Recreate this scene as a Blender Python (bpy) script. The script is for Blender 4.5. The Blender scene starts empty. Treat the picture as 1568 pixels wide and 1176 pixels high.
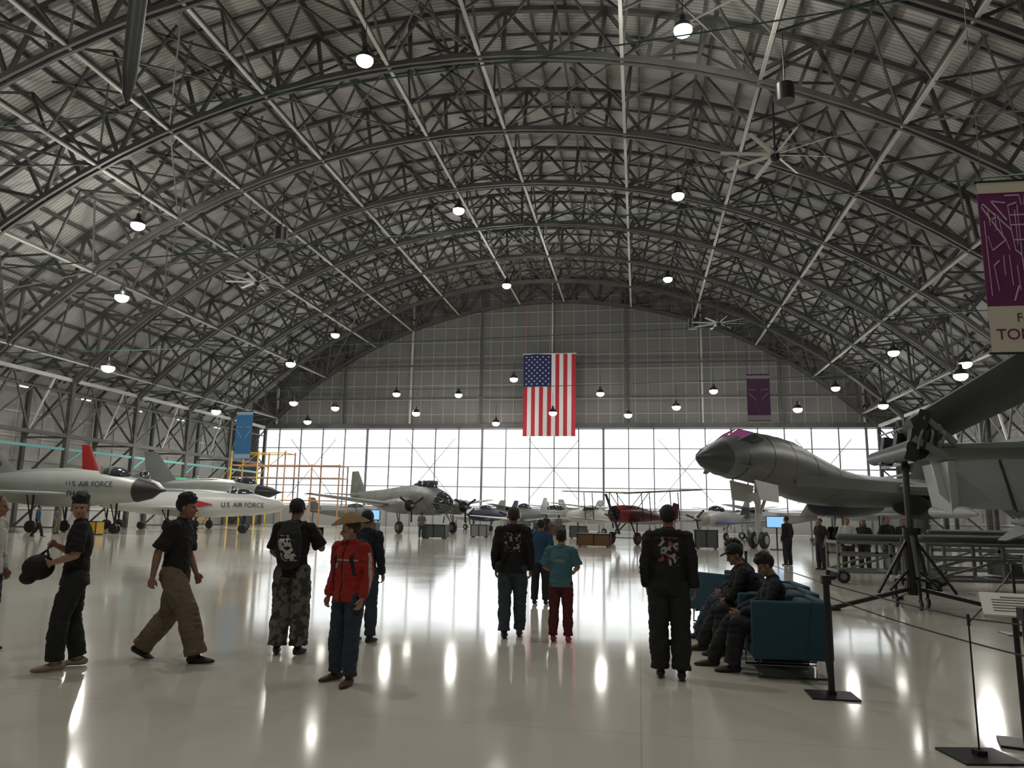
import bpy, math, random, bmesh
from mathutils import Vector, Matrix, noise
from mathutils.bvhtree import BVHTree
random.seed(7)
V=Vector
sc=bpy.context.scene
sc.view_settings.view_transform='Standard'

# ---------------------------------------------------------------- materials
def mat(name,col,rough=0.6,metal=0.0,var=0.0,vscale=3.0,bump=0.0,bscale=20.0,emit=0.0,spec=0.5,col2=None,thr=None):
    m=bpy.data.materials.new(name); m.use_nodes=True
    nt=m.node_tree; b=nt.nodes['Principled BSDF']
    b.inputs['Roughness'].default_value=rough; b.inputs['Metallic'].default_value=metal
    b.inputs['Specular IOR Level'].default_value=spec
    b.inputs['Base Color'].default_value=(*col,1)
    tc=nt.nodes.new('ShaderNodeTexCoord')
    if var>0 or col2:
        n=nt.nodes.new('ShaderNodeTexNoise'); n.inputs['Scale'].default_value=vscale; n.inputs['Detail'].default_value=4
        nt.links.new(tc.outputs['Object'],n.inputs['Vector'])
        r=nt.nodes.new('ShaderNodeValToRGB')
        if col2:
            r.color_ramp.elements[0].position=(thr or .5)-.04; r.color_ramp.elements[1].position=(thr or .5)+.04
            r.color_ramp.elements[0].color=(*col,1); r.color_ramp.elements[1].color=(*col2,1)
        else:
            r.color_ramp.elements[0].position=.3; r.color_ramp.elements[1].position=.7
            r.color_ramp.elements[0].color=(*[c*(1-var) for c in col],1); r.color_ramp.elements[1].color=(*[min(1,c*(1+var)) for c in col],1)
        nt.links.new(n.outputs['Fac'],r.inputs['Fac']); nt.links.new(r.outputs['Color'],b.inputs['Base Color'])
    if bump>0:
        n2=nt.nodes.new('ShaderNodeTexNoise'); n2.inputs['Scale'].default_value=bscale; n2.inputs['Detail'].default_value=3
        nt.links.new(tc.outputs['Object'],n2.inputs['Vector'])
        bp=nt.nodes.new('ShaderNodeBump'); bp.inputs['Strength'].default_value=bump; bp.inputs['Distance'].default_value=0.03
        nt.links.new(n2.outputs['Fac'],bp.inputs['Height']); nt.links.new(bp.outputs['Normal'],b.inputs['Normal'])
    if emit>0:
        b.inputs['Emission Color'].default_value=(*col,1); b.inputs['Emission Strength'].default_value=emit
    return m

# ---------------------------------------------------------------- mesh builder
class MB:
    def __init__(s): s.v=[]; s.f=[]; s.m=[]
    def add(s,vs,fs,mi=0):
        o=len(s.v); s.v+= [tuple(v) for v in vs]
        for f in fs: s.f.append(tuple(i+o for i in f)); s.m.append(mi)
    def box(s,c,d,mi=0,R=None):
        c=V(c); h=V(d)*.5; vs=[]
        for x in(-1,1):
            for y in(-1,1):
                for z in(-1,1):
                    p=V((x*h.x,y*h.y,z*h.z)); 
                    if R: p=R@p
                    vs.append(c+p)
        s.add(vs,[(0,1,3,2),(4,6,7,5),(0,4,5,1),(2,3,7,6),(0,2,6,4),(1,5,7,3)],mi)
    def beam(s,p,q,w,h=None,mi=0):
        p=V(p);q=V(q);h=h or w; t=(q-p)
        if t.length<1e-6: return
        t.normalize(); ref=V((0,0,1)) if abs(t.z)<.95 else V((0,1,0))
        a=t.cross(ref).normalized()*w*.5; b=a.cross(t).normalized()*h*.5
        vs=[p+a+b,p-a+b,p-a-b,p+a-b,q+a+b,q-a+b,q-a-b,q+a-b]
        s.add(vs,[(0,1,2,3),(7,6,5,4),(0,4,5,1),(1,5,6,2),(2,6,7,3),(3,7,4,0)],mi)
    def tube(s,pts,rad,mi=0,seg=12,cap='round',ref=(1,0,0)):
        pts=[V(p) for p in pts]; rad=[(r,r) if not isinstance(r,(tuple,list)) else r for r in rad]
        n=len(pts); rings=[]
        ts=[]
        for i in range(n):
            a=pts[max(i-1,0)];b=pts[min(i+1,n-1)]; t=(b-a); ts.append(t.normalized() if t.length>1e-9 else V((0,0,1)))
        P=[];R=[];T=[]
        c0=cap if isinstance(cap,str) else cap[0]; c1=cap if isinstance(cap,str) else cap[1]
        if c0=='round':
            r0=min(rad[0])
            for k,sc_ in((.97,.25),(.8,.6),(.45,.9)): P.append(pts[0]-ts[0]*r0*k);R.append((rad[0][0]*sc_,rad[0][1]*sc_));T.append(ts[0])
        P+=pts;R+=rad;T+=ts
        if c1=='round':
            r0=min(rad[-1])
            for k,sc_ in((.45,.9),(.8,.6),(.97,.25)): P.append(pts[-1]+ts[-1]*r0*k);R.append((rad[-1][0]*sc_,rad[-1][1]*sc_));T.append(ts[-1])
        vs=[];ref=V(ref)
        for p,r,t in zip(P,R,T):
            a=ref-t*ref.dot(t)
            if a.length<.15: a=V((0,1,0))-t*t.y
            if a.length<.15: a=V((0,0,1))-t*t.z
            a.normalize(); b=t.cross(a)
            for k in range(seg):
                an=2*math.pi*k/seg; vs.append(p+a*math.cos(an)*r[0]+b*math.sin(an)*r[1])
        fs=[]; N=len(P)
        for i in range(N-1):
            for k in range(seg):
                k2=(k+1)%seg; fs.append((i*seg+k,i*seg+k2,(i+1)*seg+k2,(i+1)*seg+k))
        fs.append(tuple(range(seg-1,-1,-1))); fs.append(tuple((N-1)*seg+k for k in range(seg)))
        s.add(vs,fs,mi)
    def ell(s,c,r,mi=0,R=None,seg=14,rings=9):
        c=V(c); vs=[]; fs=[]
        if not isinstance(r,(tuple,list)): r=(r,r,r)
        def P(x,y,z):
            p=V((x*r[0],y*r[1],z*r[2])); 
            return c+(R@p if R else p)
        vs.append(P(0,0,-1))
        for i in range(1,rings):
            ph=-math.pi/2+math.pi*i/rings
            for k in range(seg):
                a=2*math.pi*k/seg; vs.append(P(math.cos(ph)*math.cos(a),math.cos(ph)*math.sin(a),math.sin(ph)))
        vs.append(P(0,0,1)); L=len(vs)-1
        for k in range(seg): fs.append((0,1+(k+1)%seg,1+k))
        for i in range(rings-2):
            for k in range(seg):
                k2=(k+1)%seg; a=1+i*seg; fs.append((a+k,a+k2,a+seg+k2,a+seg+k))
        a=1+(rings-2)*seg
        for k in range(seg): fs.append((a+k,a+(k+1)%seg,L))
        s.add(vs,fs,mi)
    def cyl(s,p,q,r,mi=0,seg=12): s.tube([p,q],[r,r],mi,seg,'flat')
    def wheel(s,c,r,w,mt,mh,axis=(1,0,0)):
        a=V(axis).normalized(); c=V(c)
        s.tube([c-a*w/2,c-a*w*.35,c+a*w*.35,c+a*w/2],[r*.86,r,r,r*.86],mt,20,'flat',ref=(0,0,1))
        s.tube([c-a*w*.56,c+a*w*.56],[r*.5,r*.5],mh,14,'flat',ref=(0,0,1))
    def wing(s,rl,rt,tl,tt,hr,ht,mi=0):
        rl,rt,tl,tt=map(V,(rl,rt,tl,tt)); nrm=(rt-rl).cross(tl-rl).normalized()
        prof=[(0,0),(.08,.55),(.3,1),(.6,.8),(1,.04),(.6,-.6),(.3,-.7),(.08,-.4)]
        vs=[]
        for le,te,h in((rl,rt,hr),(tl,tt,ht)):
            for x,y in prof: vs.append(le+(te-le)*x+nrm*y*h*.5)
        n=len(prof); fs=[(i,(i+1)%n,n+(i+1)%n,n+i) for i in range(n)]
        fs.append(tuple(range(n-1,-1,-1)));fs.append(tuple(range(n,2*n)))
        s.add(vs,fs,mi)
    def poly(s,pts,ext,mi=0):
        pts=[V(p) for p in pts]; e=V(ext); n=len(pts)
        s.add(pts+[p+e for p in pts],[tuple(range(n)),tuple(range(2*n-1,n-1,-1))]+[(i,n+i,n+(i+1)%n,(i+1)%n) for i in range(n)],mi)
    def mesh(s,name,mats,smooth=True,ang=.7):
        me=bpy.data.meshes.new(name); me.from_pydata(s.v,[],s.f)
        for m in mats: me.materials.append(m)
        me.polygons.foreach_set('material_index',s.m)
        bm=bmesh.new(); bm.from_mesh(me); bmesh.ops.recalc_face_normals(bm,faces=bm.faces); bm.to_mesh(me); bm.free()
        if smooth:
            me.polygons.foreach_set('use_smooth',[True]*len(me.polygons)); me.set_sharp_from_angle(angle=ang)
        me.update(); return me
    def obj(s,name,mats,loc=(0,0,0),rz=0,smooth=True,parent=None,ang=.7,scale=1):
        return place(name,s.mesh(name,mats,smooth,ang),loc,rz,parent,scale)
def place(name,me,loc=(0,0,0),rz=0,parent=None,scale=1):
    o=bpy.data.objects.new(name,me); bpy.context.collection.objects.link(o)
    o.location=loc; o.rotation_euler=(0,0,rz); o.scale=(scale,)*3
    if parent: o.parent=parent
    return o
def text(name,body,size,m,mw,parent=None,align='CENTER',ext=.005):
    cu=bpy.data.curves.new(name,'FONT'); cu.body=body; cu.size=size; cu.align_x=align; cu.extrude=ext; cu.materials.append(m)
    t=bpy.data.objects.new(name,cu); bpy.context.collection.objects.link(t)
    bpy.context.view_layer.update()
    me=bpy.data.meshes.new_from_object(t); bpy.data.objects.remove(t)
    o=bpy.data.objects.new(name,me); bpy.context.collection.objects.link(o); 
    if parent: o.parent=parent
    o.matrix_local=mw
    return o

# ---------------------------------------------------------------- camera
psi=math.radians(9.6); th=math.radians(9.94); ro=math.radians(1.0)
r=V((math.cos(psi),math.sin(psi),0)); f=V((-math.sin(psi)*math.cos(th),math.cos(psi)*math.cos(th),math.sin(th))); u=r.cross(f)
r2=r*math.cos(ro)+u*math.sin(ro); u2=u*math.cos(ro)-r*math.sin(ro)
cd=bpy.data.cameras.new('camera'); cam=bpy.data.objects.new('camera',cd); bpy.context.collection.objects.link(cam)
M=Matrix((r2,u2,-f)).transposed().to_4x4(); M.translation=V((0,0,1.6)); cam.matrix_world=M
cd.sensor_width=36; cd.lens=26.4; cd.clip_end=400; sc.camera=cam

# ---------------------------------------------------------------- palette
m_steel=mat('truss_steel',(.10,.098,.092),.6,.1,.25,.8)
m_steel2=mat('steel_lit_tone',(.52,.515,.49),.55,0,.3,.25)  # paler steel: light caught by roof bracing and girders put into the colour
m_black=mat('black_rubber',(.015,.015,.017),.6)
m_blk=mat('black_metal',(.02,.02,.022),.4)
m_grey=mat('aircraft_grey',(.24,.26,.255),.45,.1,.10,.6)
m_grey2=mat('aircraft_light_grey',(.36,.38,.36),.4,.1,.08,.6)
m_dgrey=mat('aircraft_dark_grey',(.092,.098,.097),.45,.1,.18,.5)
m_dgrn=mat('aircraft_grey_green',(.15,.17,.165),.5,.1,.15,.6)
m_mgrey=mat('aircraft_mid_grey',(.17,.185,.185),.5,.1,.12,.8)
m_white=mat('aircraft_white',(.60,.61,.60),.35)
m_alu=mat('bare_aluminium',(.20,.205,.20),.45,.4,.2,1.2)
m_red=mat('red_paint',(.40,.03,.03),.35)
m_blue=mat('blue_paint',(.03,.08,.3),.4)
m_teal=mat('teal_paint',(.14,.38,.38),.45)
m_glass=mat('canopy_glass',(.03,.035,.045),.08,.0,spec=.9)
m_pglass=mat('purple_coated_glass',(.50,.09,.34),.12,.1,spec=.9)
m_yel=mat('yellow_paint',(.60,.38,.04),.5)
m_orange=mat('orange_paint',(.42,.22,.10),.5)
m_green=mat('green_paint',(.04,.28,.16),.5)
m_text=mat('marking_black',(.02,.02,.025),.6)

# ---------------------------------------------------------------- hangar shell
XC=-10.0; ZC=-22.7; RL=50.0; RU=52.9; RD=53.4
WL=XC-40.7; WR=XC+40.7; YB=-12.0; YE=88.3
fm=mat('polished_floor',(.66,.62,.52),.13); nt=fm.node_tree; b=nt.nodes['Principled BSDF']
tc=nt.nodes.new('ShaderNodeTexCoord')
n1=nt.nodes.new('ShaderNodeTexNoise'); n1.inputs['Scale'].default_value=.25; n1.inputs['Detail'].default_value=5
nt.links.new(tc.outputs['Object'],n1.inputs['Vector'])
rp=nt.nodes.new('ShaderNodeValToRGB'); rp.color_ramp.elements[0].position=.3; rp.color_ramp.elements[1].position=.72
rp.color_ramp.elements[0].color=(.60,.565,.485,1); rp.color_ramp.elements[1].color=(.70,.67,.585,1)
nt.links.new(n1.outputs['Fac'],rp.inputs['Fac'])
br=nt.nodes.new('ShaderNodeTexBrick'); br.offset=0; br.inputs['Scale'].default_value=1; br.inputs['Brick Width'].default_value=6.1; br.inputs['Row Height'].default_value=6.1; br.inputs['Mortar Size'].default_value=.006; br.inputs['Mortar Smooth'].default_value=.3
nt.links.new(tc.outputs['Object'],br.inputs['Vector']); br.inputs['Mortar'].default_value=(.50,.47,.39,1)
nt.links.new(rp.outputs['Color'],br.inputs['Color1']); nt.links.new(rp.outputs['Color'],br.inputs['Color2'])
nt.links.new(br.outputs['Color'],b.inputs['Base Color'])
n2=nt.nodes.new('ShaderNodeTexNoise'); n2.inputs['Scale'].default_value=.9; n2.inputs['Detail'].default_value=1.5
nt.links.new(tc.outputs['Object'],n2.inputs['Vector'])
bp=nt.nodes.new('ShaderNodeBump'); bp.inputs['Strength'].default_value=.07; bp.inputs['Distance'].default_value=.02
nt.links.new(n2.outputs['Fac'],bp.inputs['Height']); nt.links.new(bp.outputs['Normal'],b.inputs['Normal'])
n3=nt.nodes.new('ShaderNodeTexNoise'); n3.inputs['Scale'].default_value=.6; n3.inputs['Detail'].default_value=6
nt.links.new(tc.outputs['Object'],n3.inputs['Vector'])
mr=nt.nodes.new('ShaderNodeMapRange'); mr.inputs['To Min'].default_value=.05; mr.inputs['To Max'].default_value=.13
nt.links.new(n3.outputs['Fac'],mr.inputs['Value']); nt.links.new(mr.outputs['Result'],b.inputs['Roughness'])
q=MB(); q.box((XC,(YB+YE)/2,-.1),(WR-WL+1,YE-YB+1,.2)); q.obj('floor',[fm],smooth=False)

dm=mat('corrugated_roof_deck',(.36,.35,.32),.6); nt=dm.node_tree; b=nt.nodes['Principled BSDF']
tc=nt.nodes.new('ShaderNodeTexCoord'); wv=nt.nodes.new('ShaderNodeTexWave'); wv.bands_direction='Y'; wv.inputs['Scale'].default_value=1.2
nt.links.new(tc.outputs['Object'],wv.inputs['Vector'])
n1=nt.nodes.new('ShaderNodeTexNoise'); n1.inputs['Scale'].default_value=.35; n1.inputs['Detail'].default_value=5; nt.links.new(tc.outputs['Object'],n1.inputs['Vector'])
rp=nt.nodes.new('ShaderNodeValToRGB'); rp.color_ramp.elements[0].position=.3; rp.color_ramp.elements[1].position=.7
rp.color_ramp.elements[0].color=(.41,.41,.39,1); rp.color_ramp.elements[1].color=(.60,.60,.575,1)
nt.links.new(n1.outputs['Fac'],rp.inputs['Fac'])
mx=nt.nodes.new('ShaderNodeMixRGB'); mx.blend_type='MULTIPLY'; mx.inputs['Fac'].default_value=.35
nt.links.new(rp.outputs['Color'],mx.inputs[1]); nt.links.new(wv.outputs['Color'],mx.inputs[2]); nt.links.new(mx.outputs[0],b.inputs['Base Color'])
bp=nt.nodes.new('ShaderNodeBump'); bp.inputs['Strength'].default_value=.5; bp.inputs['Distance'].default_value=.05
nt.links.new(wv.outputs['Fac'],bp.inputs['Height']); nt.links.new(bp.outputs['Normal'],b.inputs['Normal'])
def arc(R,phi): return (XC+R*math.sin(phi),ZC+R*math.cos(phi))
PH=math.acos((12-ZC)/RD)
q=MB(); N=72
for i in range(N):
    a=-PH+2*PH*i/N; c=-PH+2*PH*(i+1)/N
    x0,z0=arc(RD,a);x1,z1=arc(RD,c);X0,Z0=arc(RD+.3,a);X1,Z1=arc(RD+.3,c)
    q.add([(x0,YB,z0),(x1,YB,z1),(x1,YE,z1),(x0,YE,z0),(X0,YB,Z0),(X1,YB,Z1),(X1,YE,Z1),(X0,YE,Z0)],[(0,3,2,1),(4,5,6,7),(0,1,5,4),(2,3,7,6)],0)
q.obj('ceiling',[dm],ang=.3)
q=MB()
npur=44
for i in range(npur+1):
    a=-PH+2*PH*i/npur; x,z=arc(RU+.25,a); q.beam((x,YB,z),(x,YE-.1,z),.14,.24)
Ybays=[38+8.3*k for k in range(-6,7)]
for Y in Ybays:
    for dy in (2.77,5.53):
        for i in range(48):
            a=-PH+2*PH*i/48;c=-PH+2*PH*(i+1)/48
            x0,z0=arc(RU+.33,a);x1,z1=arc(RU+.33,c)
            if Y+dy<YE: q.beam((x0,Y+dy,z0),(x1,Y+dy,z1),.13,.14)
q.obj('roof_purlins',[m_steel],smooth=False)

def truss():
    q=MB(); n=30; A=math.asin(36.2/50)
    phs=[-A+2*A*i/n for i in range(n+1)]
    L=[arc(RL,a) for a in phs]; U=[arc(RU,a) for a in phs]
    for i in range(n):
        for dy in(-.2,.2):
            q.beam((L[i][0],dy,L[i][1]),(L[i+1][0],dy,L[i+1][1]),.17,.30)
        q.beam((U[i][0],0,U[i][1]),(U[i+1][0],0,U[i+1][1]),.30,.28)
        if i%2: q.beam((L[i][0],0,L[i][1]),(U[i+1][0],0,U[i+1][1]),.2,.19)
        else: q.beam((U[i][0],0,U[i][1]),(L[i+1][0],0,L[i+1][1]),.2,.19)
    for i in range(n+1):
        q.beam((L[i][0],0,L[i][1]),(U[i][0],0,U[i][1]),.2,.19)
    for sx in(-1,1):
        x=XC+sx*36.2; xw=XC+sx*40.2; zs=L[0][1]
        q.beam((x,0,zs),(x,0,0),.35,.35); q.beam((xw,0,12),(xw,0,0),.3,.3)
        for z0,z1 in((zs,7.3),(7.3,3.6),(3.6,0)):
            q.beam((x,0,z0),(xw,0,z1),.14); q.beam((x,0,z1),(xw,0,z1),.16)
        q.beam((x,0,7.3),(xw,0,12),.14)
        ux,uz=arc(RU,sx*A); q.beam((ux,0,uz),(xw,0,12),.24)
    return q.mesh('roof_truss',[m_steel],smooth=False)
tm=truss()
for Y in Ybays:
    if Y<YE: place('roof_truss',tm,(0,min(Y,YE-.4),0))
q=MB()
PX=[-44.8,-38.6,-32.2,-27.6,-21.6,-14,-8.6,-.6,6.6,13.5,19.6,24.6]
for x in PX:
    a=math.asin((x-XC)/50); lx,lz=arc(RL-.05,a); ux,uz=arc(RU-.1,a)
    q.beam((lx,YB,lz),(lx,YE-.1,lz),.19,.10,1)
    q.beam((lx,YB,lz+.16),(lx,YE-.1,lz+.16),.10,.22,0)
    for k,Y in enumerate(Ybays):
        if Y+8.3>YE+1: continue
        mid=Y+4.15
        q.beam((lx,Y,lz),(ux,mid,uz),.14); q.beam((lx,Y+8.2,lz),(ux,mid,uz),.14)
        q.beam((lx,mid,lz),(ux,mid,uz),.12)
        for sx in(-1,1):
            b2=a+sx*.075; bx,bz=arc(RU-.1,b2); q.beam((lx,mid,lz),(bx,mid,bz),.12)
            q.beam((lx,Y,lz),(bx,Y+2.77,bz),.12); q.beam((lx,Y+8.2,lz),(bx,Y+5.53,bz),.12)
for i in range(len(PX)-1):
    a=math.asin((PX[i]-XC)/50); c=math.asin((PX[i+1]-XC)/50)
    x0,z0=arc(RL+.1,a);x1,z1=arc(RL+.1,c); xm,zm=arc(RU-.1,(a+c)/2)
    for k,Y in enumerate(Ybays):
        if Y+8.3>YE+1: continue
        q.beam((xm,Y,zm),(xm,Y+8.2,zm),.12,.16)
        if (i+k)%2: continue
        q.beam((x0,Y,z0),(x1,Y+8.2,z1),.08); q.beam((x1,Y,z1),(x0,Y+8.2,z0),.08)
q.obj('longitudinal_roof_bracing',[m_steel,m_steel2],smooth=False)

wm=mat('insulated_wall_panel',(.42,.41,.39),.6,0,.08,.5,bump=.3,bscale=3)
for nm,X in(('wall_left',WL),('wall_right',WR)):
    q=MB(); s=-1 if X<XC else 1
    q.box((X+s*.15,(YB+YE)/2,6.1),(.3,YE-YB,12.4),0)
    for z in [1.5,3.6,5.5,7.4,9.4,11.4]: q.box((X-s*.06,(YB+YE)/2,z),(.12,YE-YB,.14),1)
    for k in range(34): q.box((X-s*.05,YB+3*k,6),(.1,.1,12),1)
    q.obj(nm,[wm,m_steel2],smooth=False)
for nm,s in(('side_girder',-1),('side_girder',1)):
    q=MB(); x=XC+s*36.2; Ye=YE-.9
    q.beam((x,YB+.2,12),(x,Ye,12),.3,.3,1); q.beam((x,YB+.2,10.9),(x,Ye,10.9),.15,.15,0)
    q.beam((x,YB+.2,7.4),(x,Ye,7.4),.3,.3,0); q.beam((x,YB+.2,6.3),(x,Ye,6.3),.2,.22,2 if s<0 else 0)
    Y=YB+.3
    k=0
    while Y+4.15<Ye:
        q.beam((x,Y,7.4),(x,Y+2.07,12),.13,.13,1 if k%2 else 0); q.beam((x,Y+2.07,12),(x,Y+4.15,7.4),.13,.13,0)
        q.beam((x,Y,7.4),(x,Y+4.15,10.9),.10,.10,0)
        if s<0 and k%2==0: q.beam((x,Y,6.5),(x,Y,0),.22,.22,2); q.beam((x,Y,5.2),(x,Y+1.6,6.2),.14,.14,2)
        Y+=4.15;k+=1
    q.obj(nm,[m_steel,m_steel2,m_teal],smooth=False)

DL,DR=-47.4,27.9
fw=mat('far_wall_panel',(.19,.187,.185),.7,0,.12,.4,bump=.3,bscale=2)
q=MB()
pts=[(DL,YE,12),(DR,YE,12),(WR,YE,12)]
for i in range(49):
    a=PH-2*PH*i/48; x,z=arc(RD,a); pts.append((x,YE,z))
pts+= [(WL,YE,12)]
q.poly([p for p in pts],(0,.3,0),0)
q.box(((WL+DL)/2,YE+.15,6),(DL-WL,.3,12),0); q.box(((WR+DR)/2,YE+.15,6),(WR-DR,.3,12),0)
def ztop(x): return ZC+math.sqrt(RD**2-(x-XC)**2)
for z in [13.6,15.4,17.2,19.0,20.8,22.6,24.4,26.2,28]:
    h=math.sqrt(max(0,RD**2-(z-ZC)**2)); q.box((XC,YE-.04,z),(2*min(h,40.5),.08,.10),1)
x=WL+1.2
while x<WR: 
    q.box((x,YE-.03,(12+ztop(x))/2),(.09,.06,ztop(x)-12),1); x+=1.45
x=XC-34.8;k=0
while x<XC+35:
    q.beam((x,YE-.5,12.2),(x,YE-.5,ztop(x)-.4),.2,.2,2 if k%2 else 3); x+=8.7;k+=1
for z in(15.5,19.5): q.beam((XC-38,YE-.9,z),(XC+38,YE-.9,z),.12,.2,2)
q.box((XC,YE-.3,12.15),(DR-DL+6,.6,.55),2)
q.obj('wall_far',[fw,mat('panel_seam',(.36,.355,.35),.6),m_steel,m_steel2],smooth=False)
wmE=bpy.data.materials.new('daylit_frosted_glazing'); wmE.use_nodes=True
b=wmE.node_tree.nodes['Principled BSDF']; b.inputs['Base Color'].default_value=(.8,.85,.88,1); b.inputs['Emission Color'].default_value=(.92,.97,1,1); b.inputs['Emission Strength'].default_value=1.8; b.inputs['Roughness'].default_value=.3
m_mull=mat('mullion_aluminium',(.20,.23,.24),.5)
q=MB(); q.box(((DL+DR)/2,YE+.2,7.2),(DR-DL,.05,9.4),0)
x=DL;k=0
while x<=DR+.1:
    q.box((x,YE,7.2),(.26 if k%5==0 else .13,.2,9.4),1); x+=(DR-DL)/26;k+=1
for z in(2.6,4.9,7.2,9.5,11.8): q.box(((DL+DR)/2,YE,z),(DR-DL,.16,.11),1)
for i in range(5):
    x0=DL+(i+.5)*(DR-DL)/5
    for sgn in(-1,1): q.beam((x0-3*sgn,YE-.2,3.4),(x0+3*sgn,YE-.2,10.6),.07,.07,1)
q.obj('window_far',[wmE,m_mull],smooth=False)
q=MB(); q.box(((DL+DR)/2,YE+.1,1.25),(DR-DL,.3,2.45),0)
for i in range(27): q.box((DL+i*(DR-DL)/26,YE-.1,1.25),(.1,.1,2.4),1)
q.obj('door_hangar',[mat('door_panel',(.45,.46,.45),.6),m_mull],smooth=False)
q=MB(); q.box((XC,YB-.15,16),(84,.3,32),0); q.obj('wall_back',[mat('back_wall_panel',(.12,.12,.115),.8)],smooth=False)

# ---------------------------------------------------------------- lamps
m_lens=bpy.data.materials.new('lamp_lens'); m_lens.use_nodes=True
b=m_lens.node_tree.nodes['Principled BSDF']; b.inputs['Emission Color'].default_value=(1,.96,.84,1); b.inputs['Emission Strength'].default_value=12
q=MB(); q.tube([(0,0,.75),(0,0,.45),(0,0,.3),(0,0,.05)],[.12,.16,.34,.44],0,16,'flat'); q.ell((0,0,-.02),(.43,.43,.32),1); q.cyl((0,0,.7),(0,0,2.2),.02,0,6)
lamp_me=q.mesh('high_bay_lamp',[m_blk,m_lens])
LA=[(-13.3,32.6,24),(2.3,32.4,24),(-13,51.6,24),(-12.6,70.3,24),(3,70,24),(-31.4,41,19.5),(-30.4,70.8,19.5),(-32.6,41.8,15),(-31.4,63.4,15),
 (-35.3,44.7,11),(-40,66,11),(20,80,15),(20.3,63,15),(20.6,51.7,11),(-27,81,15),(-20,82,15),(-4,82,15),(8,81,15),(3,51,24),(-30,22,18),(-12,12,24),(4,12,24),(18,30,19),(-12,-3,22),(4,-4,22),(12,80,12),(-38,82,12),(-16,84,12)]
def add_lamp(i,x,y,z,w):
    o=place('high_bay_lamp',lamp_me,(x,y,z)); sp_=(i%2==0 and y<79)
    if w==0: return
    l=bpy.data.lights.new('bulb','SPOT' if sp_ else 'POINT'); l.energy=w*(2.5 if sp_ else 1.0); l.color=(1,.965,.89); l.shadow_soft_size=.5; l.specular_factor=.1
    if sp_: l.spot_size=math.radians(160); l.spot_blend=.7
    lo=bpy.data.objects.new('bulb',l); bpy.context.collection.objects.link(lo); lo.parent=o; lo.location=(0,0,-.75)
for i,(x,y,z) in enumerate(LA): add_lamp(i,x,y,z,(300 if y>79 else 1050) if y>5 else 800)
for x,y,z in[(-33,78,13),(-24,79,12.5),(-9,80,12.6),(-1,82,12.6),(4,79,13),(15,74,12),(-36,74,13),(22,72,12),(-13,78,16),(23.5,58,13)]: add_lamp(0,x,y,z,0)
m_strip=mat('strip_light_tube',(1,.98,.92),.4,emit=6)
q=MB(); q.box((0,0,0),(.25,1.1,.1),0); q.box((0,0,-.07),(.16,1.0,.05),1); q.cyl((0,0,0),(0,0,.5),.02,0,6)
strip=q.mesh('strip_light',[m_white,m_strip],smooth=False)
for y in range(16,86,7):
    for x in(XC-37.6,XC+37.6): place('strip_light',strip,(x,y,11.0))
w=bpy.data.worlds.new('sky'); sc.world=w; w.use_nodes=True; w.node_tree.nodes['Background'].inputs[0].default_value=(.8,.9,1,1); w.node_tree.nodes['Background'].inputs[1].default_value=.6

q=MB(); q.cyl((0,0,0),(0,0,2.2),.04,1,8); q.tube([(0,0,.22),(0,0,-.12)],[.14,.18],1,16); 
for k in range(8):
    a=k*math.pi/4+.2; c,s_=math.cos(a),math.sin(a)
    q.wing((c*.15-s_*.08,s_*.15+c*.08,.04),(c*.15+s_*.08,s_*.15-c*.08,-.04),(c*2.1-s_*.07,s_*2.1+c*.07,.03),(c*2.1+s_*.07,s_*2.1-c*.07,-.03),.04,.03,0)
fan_me=q.mesh('ceiling_fan',[m_white,m_blk])
for p in[(5.3,28,15.35),(6.45,60,17),(-25.1,45,16.75)]: place('ceiling_fan',fan_me,p)
q=MB(); q.tube([(0,0,.4),(0,0,-.4)],[.4,.4],0,16,'flat'); q.cyl((0,0,.4),(0,0,3),.03,0,6)
sp=q.mesh('ceiling_speaker',[m_blk])
for p in[(6.6,32,20.2),(-21,40,18),(4.6,62,17.5),(22,45,15),(20,30,16)]: place('ceiling_speaker',sp,p)
q=MB()
for a,c in(((-45,30,12.5),(25,30,15.6)),((-30,25,17),(22,25,20.5)),((-45,44,12),(25,46,14.0)),((-45,60,12),(25,60,13))):
    a,c=V(a),V(c); pts=[a.lerp(c,t/16)-V((0,0,.5*math.sin(math.pi*t/16))) for t in range(17)]
    q.tube(pts,[.03]*17,0,6,'flat')
q.obj('overhead_cable',[mat('cable_green',(.02,.07,.05),.5)])
q=MB()
q.tube([(0,0,0),(0,0,.25),(0,0,.9),(0,0,3.2),(0,0,5)],[.01,.10,.17,.2,.2],0,16,'flat',)
for k in range(4):
    a=k*math.pi/2+.4; d=V((math.cos(a),math.sin(a),0)); q.poly([d*.19+V((0,0,3.6)),d*.19+V((0,0,4.8)),d*.6+V((0,0,4.8)),d*.6+V((0,0,4.5))],V((-d.y,d.x,0))*.02,0)
q.cyl((0,0,5),(0,0,12.5),.02,0,6)
q.obj('hanging_missile',[m_dgrey],(-11.35,14,10.6))

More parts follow.
